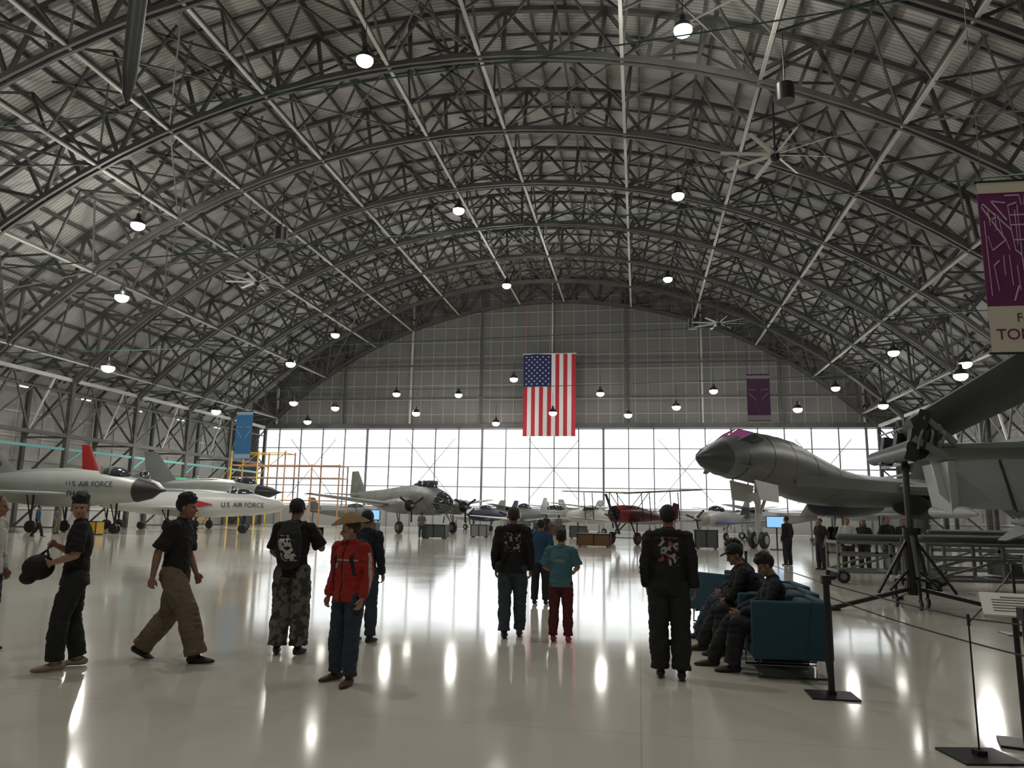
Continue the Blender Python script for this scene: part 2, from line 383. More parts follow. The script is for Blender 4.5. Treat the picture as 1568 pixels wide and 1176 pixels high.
# ---------------------------------------------------------------- flag
q=MB(); FW,FH=6.14,9.7
m_fr=mat('flag_red',(.55,.03,.06),.8);m_fw=mat('flag_white',(.85,.85,.85),.8);m_fb=mat('flag_blue',(.02,.03,.12),.8)
def fy(x,z): return .12*math.sin(x*2.1+z*.15)
def patch(x0,x1,z0,z1,mi,off=0,nx=3,nz=12):
    vs=[];fs=[]
    for i in range(nx+1):
        for j in range(nz+1):
            x=x0+(x1-x0)*i/nx; z=z0+(z1-z0)*j/nz; vs.append((x,fy(x,z)+off,z))
    for i in range(nx):
        for j in range(nz):
            a=i*(nz+1)+j; fs.append((a,a+nz+1,a+nz+2,a+1))
    q.add(vs,fs,mi)
sw=FW/13; cz=FH*.6
for i in range(13):
    z1=cz if i<7 else FH
    patch(i*sw,(i+1)*sw,0,z1,0 if i%2==0 else 1)
patch(0,7*sw,cz,FH,2,nx=14)
def star(cx,cz_,R):
    vs=[]
    for k in range(10):
        a=math.pi/2+k*math.pi/5; rr=R if k%2==0 else R*.4; x=cx+rr*math.cos(a); z=cz_+rr*math.sin(a); vs.append((x,fy(x,z)-.03,z))
    vs.append((cx,fy(cx,cz_)-.03,cz_)); q.add(vs,[(k,(k+1)%10,10) for k in range(10)],1)
cw=7*sw; ch=FH-cz
for row in range(11):
    for col in range(9):
        if (row+col)%2==0: star(cw*(col+1)/10,cz+ch*(row+1)/12,.13)
q.cyl((-.1,0,FH+.05),(FW+.1,0,FH+.05),.06,1,8)
for x in(.3,FW/2,FW-.3): q.cyl((x,0,FH+.05),(x,0,FH+6.2),.015,0,5)
q.obj('american_flag',[m_fr,m_fw,m_fb],(-13.2,86,10.7),smooth=True)

# ---------------------------------------------------------------- banners
m_pur=mat('banner_purple',(.14,.02,.10),.8);m_cream=mat('banner_cream',(.62,.58,.46),.8);m_line=mat('banner_print',(.55,.45,.5),.8)
q=MB(); W,H=1.65,3.4
q.box((W/2,0,H/2),(W,.02,H),0); q.box((W/2,-.012,H-.12),(W,.01,.24),1); q.box((W/2,-.012,.45),(W,.01,.9),1)
q.cyl((-.05,0,H),(W+.05,0,H),.03,2,8); q.cyl((-.05,0,0),(W+.05,0,0),.025,2,8)
q.cyl((.1,0,H),(.1,0,H+12),.01,2,5);q.cyl((W-.1,0,H),(W-.1,0,H+12),.01,2,5)
def ln(a,c,w=.026): q.beam((a[0],-.014,a[1]),(c[0],-.014,c[1]),.008,w,3)
cx=W*.47
for s in(-1,1):
    def L(pts):
        for a,c in zip(pts[:-1],pts[1:]): ln((cx+s*a[0],a[1]),(cx+s*c[0],c[1]))
    L([(0,1.0),(.05,1.2),(.09,1.6),(.1,1.9),(.2,2.0),(.24,2.4),(.70,2.95),(.72,2.88),(.35,2.2),(.3,2.0)])
    L([(.1,1.9),(.1,2.9)]);L([(.24,2.4),(.26,2.9),(.1,2.95)]);L([(.05,1.4),(.05,1.8)]);L([(.15,2.1),(.15,2.8)]);L([(.3,2.6),(.55,3.0),(.3,2.95)])
    L([(0,2.2),(.2,2.2)]);L([(0,2.5),(.24,2.5)]);L([(.0,2.7),(.24,2.7)]);L([(.3,1.3),(.32,1.9)]);L([(.42,1.5),(.42,1.9)]);L([(.5,2.4),(.5,2.75)]);L([(.6,2.5),(.62,2.85)])
    L([(.36,2.2),(.6,2.0),(.66,2.3)]);L([(.3,1.0),(.2,1.3)]);L([(.55,1.2),(.6,1.7),(.5,1.8)]);L([(.18,1.2),(.2,1.7)])
    L([(.0,1.5),(.08,1.5)]);L([(.0,1.8),(.1,1.8)]);L([(.68,1.1),(.70,2.6)]);L([(.4,2.3),(.45,2.7),(.6,2.6)]);L([(.02,2.9),(.05,3.1),(.3,3.1)])
bo=q.obj('aircraft_name_banner',[m_pur,m_cream,m_blk,m_line],(6.55,15,4.74),smooth=False)
R90=Matrix.Rotation(math.pi/2,4,'X')
text('title',"F-14",.23,m_pur,Matrix.Translation((.47,-.02,.60))@R90,bo,'LEFT'); text('subtitle',"TOMCAT",.29,m_pur,Matrix.Translation((.10,-.02,.26))@R90,bo,'LEFT')
def banner(x,y,z0,W,H,mm,m2):
    q=MB(); q.box((W/2,0,H/2),(W,.03,H),0); q.box((W/2,-.02,H-.2),(W,.01,.25),1); q.box((W/2,-.02,.25),(W,.01,.4),1)
    q.cyl((0,0,H),(W,0,H),.04,2,6); q.cyl((.05,0,H),(.05,0,H+4),.02,2,5); q.cyl((W-.05,0,H),(W-.05,0,H+4),.02,2,5)
    for s in(-1,1):
        c=W/2
        for a,b_ in(((0,H*.2),(.12*W,H*.45)),((.12*W,H*.45),(.42*W,H*.6)),((.42*W,H*.6),(.42*W,H*.68)),((.42*W,H*.68),(.1*W,H*.66)),((.1*W,H*.66),(.1*W,H*.82))):
            q.beam((c+s*a[0],-.03,a[1]),(c+s*b_[0],-.03,b_[1]),.01,.05,1)
    q.obj('aircraft_name_banner',[mm,m2,m_blk],(x,y,z0),smooth=False)
banner(8.3,59,9,1.7,3.6,mat('banner_dark_purple',(.05,.015,.05),.8),mat('banner_print_dim',(.2,.16,.2),.8))
banner(-33.8,59,5.9,1.5,4.1,mat('banner_blue',(.04,.16,.34),.8),mat('banner_print_blue',(.3,.4,.5),.8))

# ---------------------------------------------------------------- aircraft
def fuselage(q,secs,mi,seg=20,z0=0):
    q.tube([(0,-s,z0+z) for s,z,a,b in secs],[(a,b) for s,z,a,b in secs],mi,seg,'flat',ref=(1,0,0))
def gear(q,x,y,z1,r,mi=0,mt=1,w=.2,dual=False):
    q.cyl((x,y,z1),(x,y,r),.07,mi,8); q.beam((x,y-.5,z1),(x,y,r+.3),.06,.06,mi)
    if dual: 
        for s in(-1,1): q.wheel((x+s*w*.8,y,r),r,w,mt,mi)
    else: q.wheel((x,y,r),r,w,mt,mi)

q=MB()
secs=[(0,4.75,.03,.03),(.35,4.76,.28,.26),(1,4.78,.58,.55),(2.3,4.85,.95,.92),(3.6,5.0,1.2,1.2),(5.0,5.15,1.35,1.38),(7.5,5.1,1.5,1.5),(10,4.85,1.65,1.65),(12.5,4.35,2.0,1.55),(15,3.95,2.5,1.3),(17.5,3.75,3.1,1.15),(22,3.75,3.5,1.15),(30,3.9,3.0,1.15),(37,4.3,1.6,1.0),(43,4.7,.25,.35)]
fuselage(q,secs,0,28)
q.tube([(0,.02,4.75),(0,-.35,4.76),(0,-1,4.78),(0,-2.3,4.85)],[.035,(.3,.28),(.6,.57),(.965,.935)],1,28,'flat')
for s_,z_,a_,b_ in((3.6,5.0,1.2,1.2),(6.2,5.13,1.43,1.45),(8.7,4.99,1.57,1.57),(11.2,4.62,1.82,1.61),(13.7,4.16,2.24,1.43)):
    q.tube([(0,-s_,z_),(0,-s_-.05,z_)],[(a_+.012,b_+.012)]*2,1,28,'flat')
for s in(-1,1):
    q.poly([(s*.08,-2.9,5.96),(s*.66,-3.2,5.78),(s*.86,-4.5,6.30),(s*.08,-4.35,6.56)],(0,-.05,.07),2)
    q.poly([(s*.74,-3.4,5.80),(s*1.14,-4.3,5.75),(s*1.20,-5.1,5.95),(s*.92,-4.6,6.28)],(s*.06,0,.06),2 if s>0 else 3)
    q.beam((s*.70,-3.2,5.86),(s*.88,-4.55,6.38),.06,.06,0); q.beam((s*.08,-4.4,6.62),(s*.9,-4.6,6.38),.06,.06,0)
    q.wing((s*.95,-2.6,4.5),(s*1.1,-4.0,4.5),(s*1.9,-3.9,4.15),(s*1.95,-4.5,4.15),.1,.05,0)
    q.poly([(s*1.3,-9,4.3),(s*3.6,-17,4.2),(s*5.3,-21,4.1),(s*5.3,-30,4.1),(s*1,-32,4.1)],(0,0,-.7),0)
    q.wing((s*4.2,-18,3.9),(s*4.4,-25,3.9),(s*10.8,-30,3.9),(s*10.6,-32.6,3.9),.9,.25,0)
    q.tube([(s*3.1,-24,2.75),(s*3.1,-26,2.7),(s*3.1,-31,2.8),(s*3.1,-34,2.9)],[(1.3,.75),(1.4,.9),(1.4,.85),(1.2,.65)],0,16,'flat')
    q.tube([(s*3.1,-23.96,2.75),(s*3.1,-24.1,2.75)],[(1.15,.62),(1.1,.6)],1,16,'flat')
    q.wing((s*.2,-38,8),(s*.2,-42.5,8),(s*2.9,-42,8),(s*2.9,-43.3,8),.3,.1,0)
    for yy in(-24.6,-26.2): gear(q,s*2.6,yy,3,.6,4,1,.35,True)
q.wing((0,-34,4.8),(0,-42,4.9),(0,-41,10.2),(0,-43.4,10.2),.6,.2,0)
q.cyl((0,-6.6,3.9),(0,-6.6,.5),.14,4,12); q.beam((0,-8.4,3.7),(0,-6.6,1.6),.14,.14,4); q.beam((-.4,-6.3,3.7),(0,-6.6,2.2),.08,.08,4);q.beam((.4,-6.3,3.7),(0,-6.6,2.2),.08,.08,4)
for s in(-1,1): q.wheel((s*.33,-6.6,.48),.48,.3,1,4)
q.poly([(-.75,-4.9,3.8),(-.75,-7.8,3.6),(-.85,-7.6,2.6),(-.85,-5.3,2.7)],(.05,0,0),4)
q.poly([(.75,-4.9,3.8),(.75,-7.8,3.6),(.85,-7.6,2.6),(.85,-5.3,2.7)],(.05,0,0),4)
q.box((0,-6.4,2.9),(.5,.3,.5),4)
q.obj('jet_bomber',[m_dgrey,mat('radome_black',(.035,.037,.04),.42),m_pglass,m_glass,m_white],(3.0,40,0),math.radians(180-34.5))

def jet(name,loc,rz,mb,mn,L=18,z=2.75,r=1.1,ms=None,fin=3.2,canopy=True,finm=None,intake=True,wz=-.3,nose=.16,sweep=4.5,span=5.5,nl=.28):
    q=MB()
    S=[(0,0,.02,.02),(.03,0,.1,.1),(nose*.5,0,.42,.42),(nose,.0,.62,.62),(nl,.08,.8,.85),(.40,.05,.95,1),(.6,.05,1,1),(.8,.1,.85,.85),(1,.15,.55,.55)]
    secs=[(s*L,z+dz*r,a*r,b*r) for s,dz,a,b in S]
    fuselage(q,secs,0,24)
    q.tube([(0,.01-s*L,z+dz*r) for s,dz,a,b in S[:4]],[(a*r*1.02+.005,b*r*1.02+.005) for s,dz,a,b in S[:4]],1,24,'flat')
    q.cyl((0,1.3,z),(0,-.1,z),.03,1,8)
    if canopy: q.ell((0,-.27*L,z+.72*r),(.42*r,.085*L,.55*r),2); q.box((0,-.27*L,z+1.0*r),(.8*r,.08,.62*r),0); q.box((0,-.31*L,z+.95*r),(.8*r,.1,.6*r),0)
    q.tube([(0,-.33*L,z+.6*r),(0,-.5*L,z+.85*r),(0,-.75*L,z+.8*r),(0,-.9*L,z+.5*r)],[(.3*r,.42*r),(.3*r,.35*r),(.25*r,.3*r),(.1,.1)],0,12)
    q.tube([(0,-L+.02,z+.15*r),(0,-L-.35,z+.15*r)],[.5*r,.42*r],3,18,'flat')
    for s in(-1,1):
        if intake:
            q.tube([(s*.85*r,-.3*L,z-.05),(s*.98*r,-.34*L,z-.05),(s*.95*r,-.5*L,z),(s*.7*r,-.65*L,z)],[(.28*r,.6*r),(.36*r,.68*r),(.3*r,.6*r),(.1,.2)],0,14,'flat')
            q.tube([(s*.85*r,-.3*L+.02,z-.05),(s*.85*r,-.3*L-.02,z-.05)],[(.22*r,.52*r)]*2,3,14,'flat')
        q.wing((s*.8*r,-.42*L,z+wz),(s*.8*r,-.7*L,z+wz),(s*(.8*r+span),-.42*L-sweep,z+wz+.1),(s*(.8*r+span),-.42*L-sweep-1.6,z+wz+.1),.28,.1,0)
        q.wing((s*.3,-.86*L,z+.3*r),(s*.3,-.98*L,z+.3*r),(s*2.4,-.97*L,z+.4*r),(s*2.4,-1.04*L,z+.4*r),.12,.05,0)
        gear(q,s*1.5,-.58*L,z-.4,.38,3,3,.22)
    q.wing((0,-.74*L,z+.7*r),(0,-.98*L,z+.4*r),(0,-.93*L,z+fin),(0,-1.03*L,z+fin),.25,.1,4)
    gear(q,0,-.24*L,z-.6*r,.32,3,3,.16,True)
    return q.obj(name,[mb,mn,m_glass,m_blk,finm or mb],loc,rz)
RZr=math.radians(-90)
TR=Matrix.Rotation(math.pi/2,4,'Z')@R90
j=jet('fighter_jet',(-30.3,45,0),RZr,m_grey2,m_black,L=14.5,z=2.8,r=1.2,fin=3.1,nose=.14,sweep=3.0,span=4.6,intake=False)
text('marking',"U.S. AIR FORCE",.5,m_text,Matrix.Translation((1.12,-4.8,2.98))@TR,j); text('marking_code',"FH-528",.5,m_text,Matrix.Translation((1.13,-5.6,2.35))@TR,j)
text('tail_number',"56984",.5,m_text,Matrix.Translation((.16,-13.0,4.3))@TR,j)
j=jet('fighter_jet',(-25,52,0),RZr,m_white,m_white,L=15,z=2.0,r=.95,fin=2.6,nose=.12,sweep=1.5,span=3,intake=False,nl=.2)
text('marking',"U.S. AIR FORCE",.5,m_text,Matrix.Translation((.86,-3.3,1.85))@TR,j)
q=MB(); q.poly([(.92,-7.8,2.5),(.92,-7.8,1.6),(.92,-5.6,2.03)],(.06,0,0),0); q.obj('arrow_marking',[m_red],parent=j,smooth=False)
jet('fighter_jet',(-29.6,60,0),math.radians(-100),m_grey2,m_blk,L=15,z=3.2,r=1.0,fin=3.6,sweep=5,span=5)
jet('fighter_jet',(-38.5,57,0),math.radians(-70),m_grey,m_white,L=6.5,z=3.3,r=1.1,fin=3.4,finm=m_red,span=3,sweep=2)
jet('fighter_jet',(-39.5,66,0),math.radians(-75),m_green,m_white,L=6,z=3.4,r=1.0,fin=3.0,finm=m_grey,span=3,sweep=2)
jet('fighter_jet',(16,78,0),math.radians(110),m_grey2,m_blk,L=12,z=2.6,r=1.0,fin=3.2,span=4)

q=MB()
secs=[(0,2.9,.25,.35),(.5,2.95,.75,.85),(1.5,3.1,1.05,1.25),(3.2,3.35,1.2,1.55),(5,3.45,1.25,1.65),(8,3.4,1.2,1.5),(12,3.5,.9,1.1),(16,3.8,.5,.65),(19,4.0,.15,.25)]
fuselage(q,secs,0,22)
q.tube([(0,.45,2.9),(0,.2,2.9),(0,-.5,2.95),(0,-1.3,3.05)],[(.1,.15),(.45,.5),(.79,.9),(1.04,1.2)],1,22,'round')
for k in range(10):
    a=k*math.pi/5
    q.tube([(.47*math.cos(a),.2,2.9+.52*math.sin(a)),(.82*math.cos(a),-.5,2.95+.93*math.sin(a)),(1.07*math.cos(a),-1.3,3.05+1.23*math.sin(a))],[.03]*3,0,5,'flat')
q.tube([(0,-2.4,4.55),(0,-3,4.9),(0,-4.6,5.05),(0,-6,4.9)],[(.3,.1),(.65,.35),(.7,.4),(.4,.2)],1,12)
for yy in(-3,-3.8,-4.6): q.box((0,yy,5.0),(1.36,.06,.75),0)
for s in(-1,1):
    q.wing((s*1,-4.2,2.6),(s*1,-9,2.6),(s*11.5,-6.5,3.7),(s*11.5,-8.7,3.7),.75,.2,0)
    q.tube([(s*3.4,-2.1,2.75),(s*3.4,-2.6,2.75),(s*3.4,-3.5,2.75),(s*3.4,-6,2.7),(s*3.4,-8.4,2.8)],[.62,.8,.82,.6,.1],0,18,'flat')
    q.tube([(s*3.4,-2.08,2.75),(s*3.4,-2.2,2.75)],[.56,.5],2,18,'flat')
    for k in range(9):
        a=k*2*math.pi/9; q.cyl((s*3.4,-2.0,2.75),(s*3.4+.5*math.cos(a),-2.05,2.75+.5*math.sin(a)),.09,2,6)
    q.ell((s*3.4,-1.75,2.75),(.16,.35,.16),0)
    for k in range(3):
        a=k*2*math.pi/3+.5; d=V((math.cos(a),0,math.sin(a))); q.beam(V((s*3.4,-1.75,2.75)),V((s*3.4,-1.75,2.75))+d*1.6,.06,.22,2)
    gear(q,s*3.4,-3.8,2.2,.6,0,2,.35); q.beam((s*3.1,-4.9,2.4),(s*3.4,-3.8,.7),.08,.08,0)
    q.wing((s*.3,-16.6,4.0),(s*.3,-18.8,4.0),(s*4,-17.2,4.1),(s*4,-18.6,4.1),.25,.1,0)
q.wing((0,-15.6,4.2),(0,-19.3,4.1),(0,-17.6,6.8),(0,-19.1,6.8),.3,.12,0)
gear(q,0,-17.6,3.6,.25,0,2,.12)
q.obj('vintage_twin_engine_bomber',[m_alu,m_glass,m_blk],(-15.2,60.5,0),math.radians(-128),scale=.82)

q=MB()
secs=[(0,1.85,.3,.3),(.15,1.85,.48,.5),(.9,1.85,.52,.55),(2.2,1.8,.48,.6),(4,1.65,.35,.45),(6,1.5,.15,.22),(7.3,1.45,.05,.1)]
fuselage(q,secs,0,16); q.tube([(0,.05,1.85),(0,-.9,1.85)],[.5,.56],1,16,'flat')
q.tube([(0,.07,1.85),(0,.03,1.85)],[.42,.42],3,16,'flat')
for k in range(7):
    a=k*2*math.pi/7; q.cyl((0,.08,1.85),(.42*math.cos(a),.08,1.85+.42*math.sin(a)),.07,3,6)
q.ell((0,.22,1.85),(.1,.2,.1),3)
for k in range(2):
    q.beam((0,.25,1.85),((-1)**k*.5,.25,1.85+(-1)**k*1.2),.05,.16,3)
for s in(-1,1):
    q.wing((0,-.6,3.15),(0,-2.1,3.15),(s*4.9,-.8,3.3),(s*4.9,-2.1,3.3),.14,.1,2)
    q.wing((s*.4,-1.1,1.35),(s*.4,-2.5,1.35),(s*4.6,-1.2,1.55),(s*4.6,-2.5,1.55),.13,.1,0)
    for x,zb in((3.2,1.48),(1.2,1.42)):
        for y in(-1.1,-2.0): q.cyl((s*x,y-.2,zb),(s*x,y,3.2),.035,3,6)
    q.cyl((s*.4,-1.1,2.2),(s*1.2,-1.2,3.15),.03,3,6); q.cyl((s*.4,-1.9,2.2),(s*1.2,-1.9,3.15),.03,3,6)
    q.cyl((s*1.2,-1.5,1.5),(s*3.2,-1.5,3.2),.012,3,5);q.cyl((s*1.2,-1.5,3.1),(s*3.2,-1.5,1.5),.012,3,5)
    q.cyl((s*.3,-1.2,1.5),(s*.9,-1.0,.4),.05,3,6);q.cyl((s*.3,-2,1.5),(s*.9,-1.0,.4),.04,3,6); q.wheel((s*.95,-1,.38),.38,.15,3,1)
    q.wing((0,-6.2,1.6),(0,-7.5,1.6),(s*1.6,-6.6,1.6),(s*1.6,-7.4,1.6),.08,.05,1)
q.wing((0,-6.2,1.6),(0,-7.5,1.6),(0,-6.9,2.7),(0,-7.6,2.6),.08,.05,0); q.cyl((0,-7,1.4),(0,-7.1,.1),.03,3,6)
q.cyl((-.95,-1,.4),(.95,-1,.4),.03,3,6)
m_mar=mat('maroon_paint',(.12,.012,.017),.35)
q.obj('biplane',[m_mar,mat('dull_red_paint',(.22,.025,.025),.4),mat('doped_fabric',(.30,.27,.19),.5),m_blk],(-1.4,46.0,0),math.radians(90+57),scale=.98)

def prop(loc,rz,mb,mt,L=7.5,high=False,mn=None,stripe=None):
    q=MB()
    z=1.6
    secs=[(0,z,.25,.25),(.2,z,.45,.45),(1,z,.55,.58),(2.2,z+.1,.6,.75),(3.5,z+.05,.5,.65),(5.5,z+.05,.25,.35),(L,z+.15,.06,.1)]
    fuselage(q,secs,0,16); q.tube([(0,.03,z),(0,-.22,z),(0,-.8,z)],[.27,.47,.56],1,16,'flat'); q.ell((0,.15,z),(.16,.3,.16),1)
    for k in range(3):
        a=k*2*math.pi/3+.3; q.beam((0,.2,z),(math.cos(a)*.95,.2,z+math.sin(a)*.95),.05,.14,3)
    q.ell((0,-2.4,z+.65),(.45,1.0,.4),2)
    zw=z+.85 if high else z-.35
    for s in(-1,1):
        q.wing((s*.3,-1.5,zw),(s*.3,-3.1,zw),(s*5,-1.7,zw+.3),(s*5,-2.8,zw+.3),.2,.1,4)
        q.wing((0,-L+1.2,z+.2),(0,-L+.1,z+.2),(s*1.7,-L+.9,z+.2),(s*1.7,-L+.1,z+.2),.1,.05,4)
        gear(q,s*1.2,-1.8,z-.3,.3,0,3,.15)
    q.wing((0,-L+1.5,z+.2),(0,-L,z+.2),(0,-L+.6,z+1.6),(0,-L-.1,z+1.6),.1,.06,1); gear(q,0,-L+.5,z,.15,0,3,.08)
    q.obj('propeller_aircraft',[mb,mn or mt,m_glass,m_blk,mt],loc,rz)
m_blk_b=mat('navy_blue_paint',(.02,.03,.07),.4)
prop((-16.5,74,0),math.radians(150),m_blk_b,m_alu,mn=m_blk_b)
prop((-9.8,70,0),math.radians(120),m_grey2,m_white)
prop((-6.4,78,0),math.radians(-150),m_alu,m_alu,high=True)
prop((-12,81.5,0),math.radians(-100),m_grey2,m_grey2,high=True)
prop((4.4,59,0),math.radians(140),m_white,m_blue,mn=m_grey2,L=7)
prop((7.4,67,0),math.radians(60),m_white,m_white,high=True)
prop((-21,82,0),math.radians(70),m_white,m_grey2)
prop((2,79,0),math.radians(170),m_alu,m_white)
prop((-10.2,60.5,0),math.radians(160),m_alu,m_white,L=6.5)
prop((-2.5,68,0),math.radians(-130),m_white,m_white,L=6.5,high=True)
prop((-29,82,0),math.radians(-60),m_alu,m_alu)
prop((9,79,0),math.radians(150),m_grey2,m_alu,high=True)

q=MB()
q.wing((12,13.6,2.95),(12,18.4,2.95),(5.0,14.6,2.92),(5.0,17.2,2.92),.5,.32,0)
q.tube([(5.0,14.6,2.92),(5.0,17.2,2.92)],[.2,.14],2,12,'flat')
q.wing((5.0,14.9,3.50),(5.3,16.3,2.90),(9.2,15.2,6.1),(9.8,17.0,5.0),.4,.2,5)
for y in(14.9,15.7,16.5): q.beam((5.0,y,2.75),(5.1,y,3.3),.22,.22,2)
q.beam((4.85,14.6,2.7),(5.15,14.5,3.6),.10,.2,2); q.beam((5.1,14.5,3.5),(5.6,14.5,3.0),.08,.1,1); q.beam((4.9,14.5,3.1),(5.4,14.4,2.75),.07,.12,1)
for k in range(5): q.tube([(4.95+k*.09,14.45,2.9),(5.0+k*.1,14.4,3.15),(5.15+k*.06,14.6,3.35)],[.025]*3,k%2+1,6,'flat')
q.wing((5.4,14.55,2.72),(5.4,14.1,1.85),(12,13.5,2.72),(12,13.0,1.7),.16,.16,1)
for xx in(6.2,7.0,7.8,8.6): q.beam((xx,14.42-(xx-5.4)*.16,2.7),(xx,13.98-(xx-5.4)*.16,1.80),.03,.03,2)
q.wing((5.15,14.5,2.7),(5.15,14.2,2.1),(5.5,14.5,2.7),(5.5,14.1,1.7),.06,.06,3)
q.poly([(5.25,14.0,2.65),(5.25,15.2,2.65),(5.3,15.0,1.9),(5.3,14.1,1.75)],(.12,0,0),3)
q.tube([(5.4,13.4,1.75),(5.4,13.8,1.78),(5.4,15.2,1.8)],[.03,.10,.10],3,12)
q.tube([(14,6,2.4),(14,8,2.5),(14,11,2.6),(14,16,2.7),(14,22,2.6),(14,25,2.7)],[(.3,.3),(.9,.9),(1.2,1.2),(1.9,1.35),(1.7,1.2),(.9,.8)],1,24)
q.tube([(8.4,12.6,1.65),(8.4,13.8,1.65),(8.4,17,1.65),(8.4,19,1.65)],[.05,.34,.36,.05],5,16); q.beam((8.4,15.6,2.0),(8.4,15.6,2.9),.1,1.2,1)
for k in range(4):
    a=k*math.pi/2+.78; d=V((math.cos(a),0,math.sin(a))); q.poly([V((8.4,17.6,1.65))+d*.3,V((8.4,18.6,1.65))+d*.1,V((8.4,18.8,1.65))+d*.6,V((8.4,18.4,1.65))+d*.6],(d.z*.03,0,-d.x*.03),5)
q.wing((14,20,3.8),(14,25,3.8),(14,23.5,6),(14,25.5,6),.3,.15,1)
for x in(11.2,16.8): gear(q,x,16.5,2.5,.42,3,4,.25)
gear(q,14,9,2,.32,3,4,.2,True)
q.obj('parked_fighter_with_folded_wing',[m_dgrn,m_mgrey,m_blk,m_grey2,m_black,m_dgrn],(0,0,0))

q=MB()
q.tube([(-1.6,0,.80),(-1.4,0,.80),(-.6,0,.80),(-.3,0,.80),(.8,0,.80),(1.5,0,.80)],[.34,.38,.38,.30,.33,.23],0,20,'flat')
q.tube([(-1.62,0,.80),(-1.5,0,.80)],[.29,.27],1,20,'flat'); q.ell((-1.6,0,.80),(.18,.1,.1),0)
for xx in(-1.1,-.6,-.1,.35,.8): q.tube([(xx,0,.80),(xx+.06,0,.80)],[.40 if xx<-.5 else .35]*2,2,20,'flat')
for k in range(6):
    a=k*1.05; q.tube([(-.5,.32*math.cos(a),.80+.32*math.sin(a)),(.1,.34*math.cos(a+.2),.80+.34*math.sin(a+.2)),(.7,.34*math.cos(a),.80+.34*math.sin(a))],[.03]*3,1,6,'flat')
for y in(-.42,.42): q.beam((-1.5,y,.3),(1.5,y,.3),.08,.08,2); q.beam((-1.1,y,.3),(-1.1,y,.8),.06,.06,2); q.beam((.9,y,.3),(.9,y,.8),.06,.06,2)
for xx in(-1.3,1.3):
    q.beam((xx,-.42,.3),(xx,.42,.3),.08,.08,2)
    for y in(-.48,.48): q.wheel((xx,y,.15),.15,.08,1,2,(0,1,0)); q.beam((xx,y,.15),(xx,y*.9,.3),.05,.05,2)
q.obj('jet_engine_on_trolley',[m_alu,m_blk,m_mgrey],(9.0,16.3,0),.1)

q=MB(); T=V((5.15,15.8,0))
q.cyl(T+V((0,0,.25)),T+V((0,0,1.5)),.13,0,14); q.cyl(T+V((0,0,1.5)),T+V((0,0,2.7)),.06,1,12); q.tube([T+V((0,0,2.66)),T+V((0,0,2.74))],[.1,.06],0,10)
for e in((3.5,15.0),(6.6,15.2),(5.4,17.6)):
    E=V((e[0],e[1],.05)); d=(E-T); q.beam(T+V((0,0,.38)),E,.07,.07,0); q.beam(T+V((0,0,1.4)),T+d*.45+V((0,0,.28)),.05,.05,0); q.beam(T+V((0,0,.8)),T+d*.3+V((0,0,.33)),.04,.04,0); q.cyl(E-V((0,0,.05)),E+V((0,0,.02)),.12,0,12)
for k in range(3):
    a=k*2.1+.5; c=T+V((.32*math.cos(a),.32*math.sin(a),0)); q.wheel(c+V((0,0,.1)),.1,.05,0,1); q.beam(c+V((0,0,.12)),c+V((0,0,.5)),.05,.05,0); q.beam(c+V((0,0,.5)),T+V((0,0,.55)),.05,.05,0)
    q.cyl(c+V((0,0,.6)),T+V((.12*math.cos(a),.12*math.sin(a),1.35)),.045,1,8)
q.obj('tripod_jack',[m_blk,m_dgrey])

def rack(x,y,L,D,H,rz=0):
    q=MB(); w=.07
    for a in(0,L/2,L):
        for b_ in(0,D): q.beam((a,b_,.25),(a,b_,H),w,w,0)
        q.beam((a,0,H),(a,D,H),w,w,0); q.beam((a,0,.3),(a,D,.3),w,w,0)
    for b_ in(0,D):
        for z in(.3,H*.7,H): q.beam((0,b_,z),(L,b_,z),w,w,0)
        q.beam((0,b_,.3),(L/2,b_,H*.7),.05,.05,0); q.beam((L/2,b_,H*.7),(L,b_,.3),.05,.05,0)
        for a in(.1,L-.1): q.wheel((a,b_,.17),.17,.08,1,0,(0,1,0)); q.beam((a,b_,.17),(a,b_,.35),.05,.05,0)
    q.tube([(.2,D/2,H+.12),(L-.2,D/2,H+.12)],[.1,.1],2,12); q.box((L*.7,D/2,H*.5),(L*.3,D*.6,.3),2)
    q.obj('maintenance_rack',[m_mgrey,m_black,m_dgrey],(x,y,0),rz,smooth=False)
rack(5.2,21.5,2.6,1.2,1.05); rack(6.6,19.2,3.4,1.3,1.1,.1); rack(10.5,19.6,3.2,1.3,1.2); rack(8.2,23.5,3.5,1.2,1.2)

q=MB()
for i in range(5):
    for y in(0,2):
        q.beam((i*2.6,y,0),(i*2.6,y,6.8 if i<3 else 5.6),.11,.11,0 if i<2 else 1)
for z in(2.4,4.4,5.5,6.6):
    for y in(0,2): q.beam((0,y,z),(10.4 if z<6 else 5.2,y,z),.09,.09,0 if z>6 else 1)
    for i in range(5):
        if z<6 or i<3: q.beam((i*2.6,0,z),(i*2.6,2,z),.08,.08,1)
q.box((5.2,1,4.4),(10.4,2,.08),2); q.beam((0,0,4.6),(2.6,0,6.6),.06,.06,1);q.beam((2.6,0,4.6),(5.2,0,6.6),.06,.06,1)
for k in range(9): q.box((-.3-k*.35,1,4.2-k*.45),(.35,1,.05),0)
q.beam((-.2,.4,4.4),(-3.4,.4,.1),.08,.15,0);q.beam((-.2,1.6,4.4),(-3.4,1.6,.1),.08,.15,0);q.beam((-.2,.4,5.5),(-3.4,.4,1.2),.05,.05,0)
q.obj('maintenance_scaffold',[m_yel,m_orange,m_dgrey],(-42,73,0),smooth=False,scale=1.15)

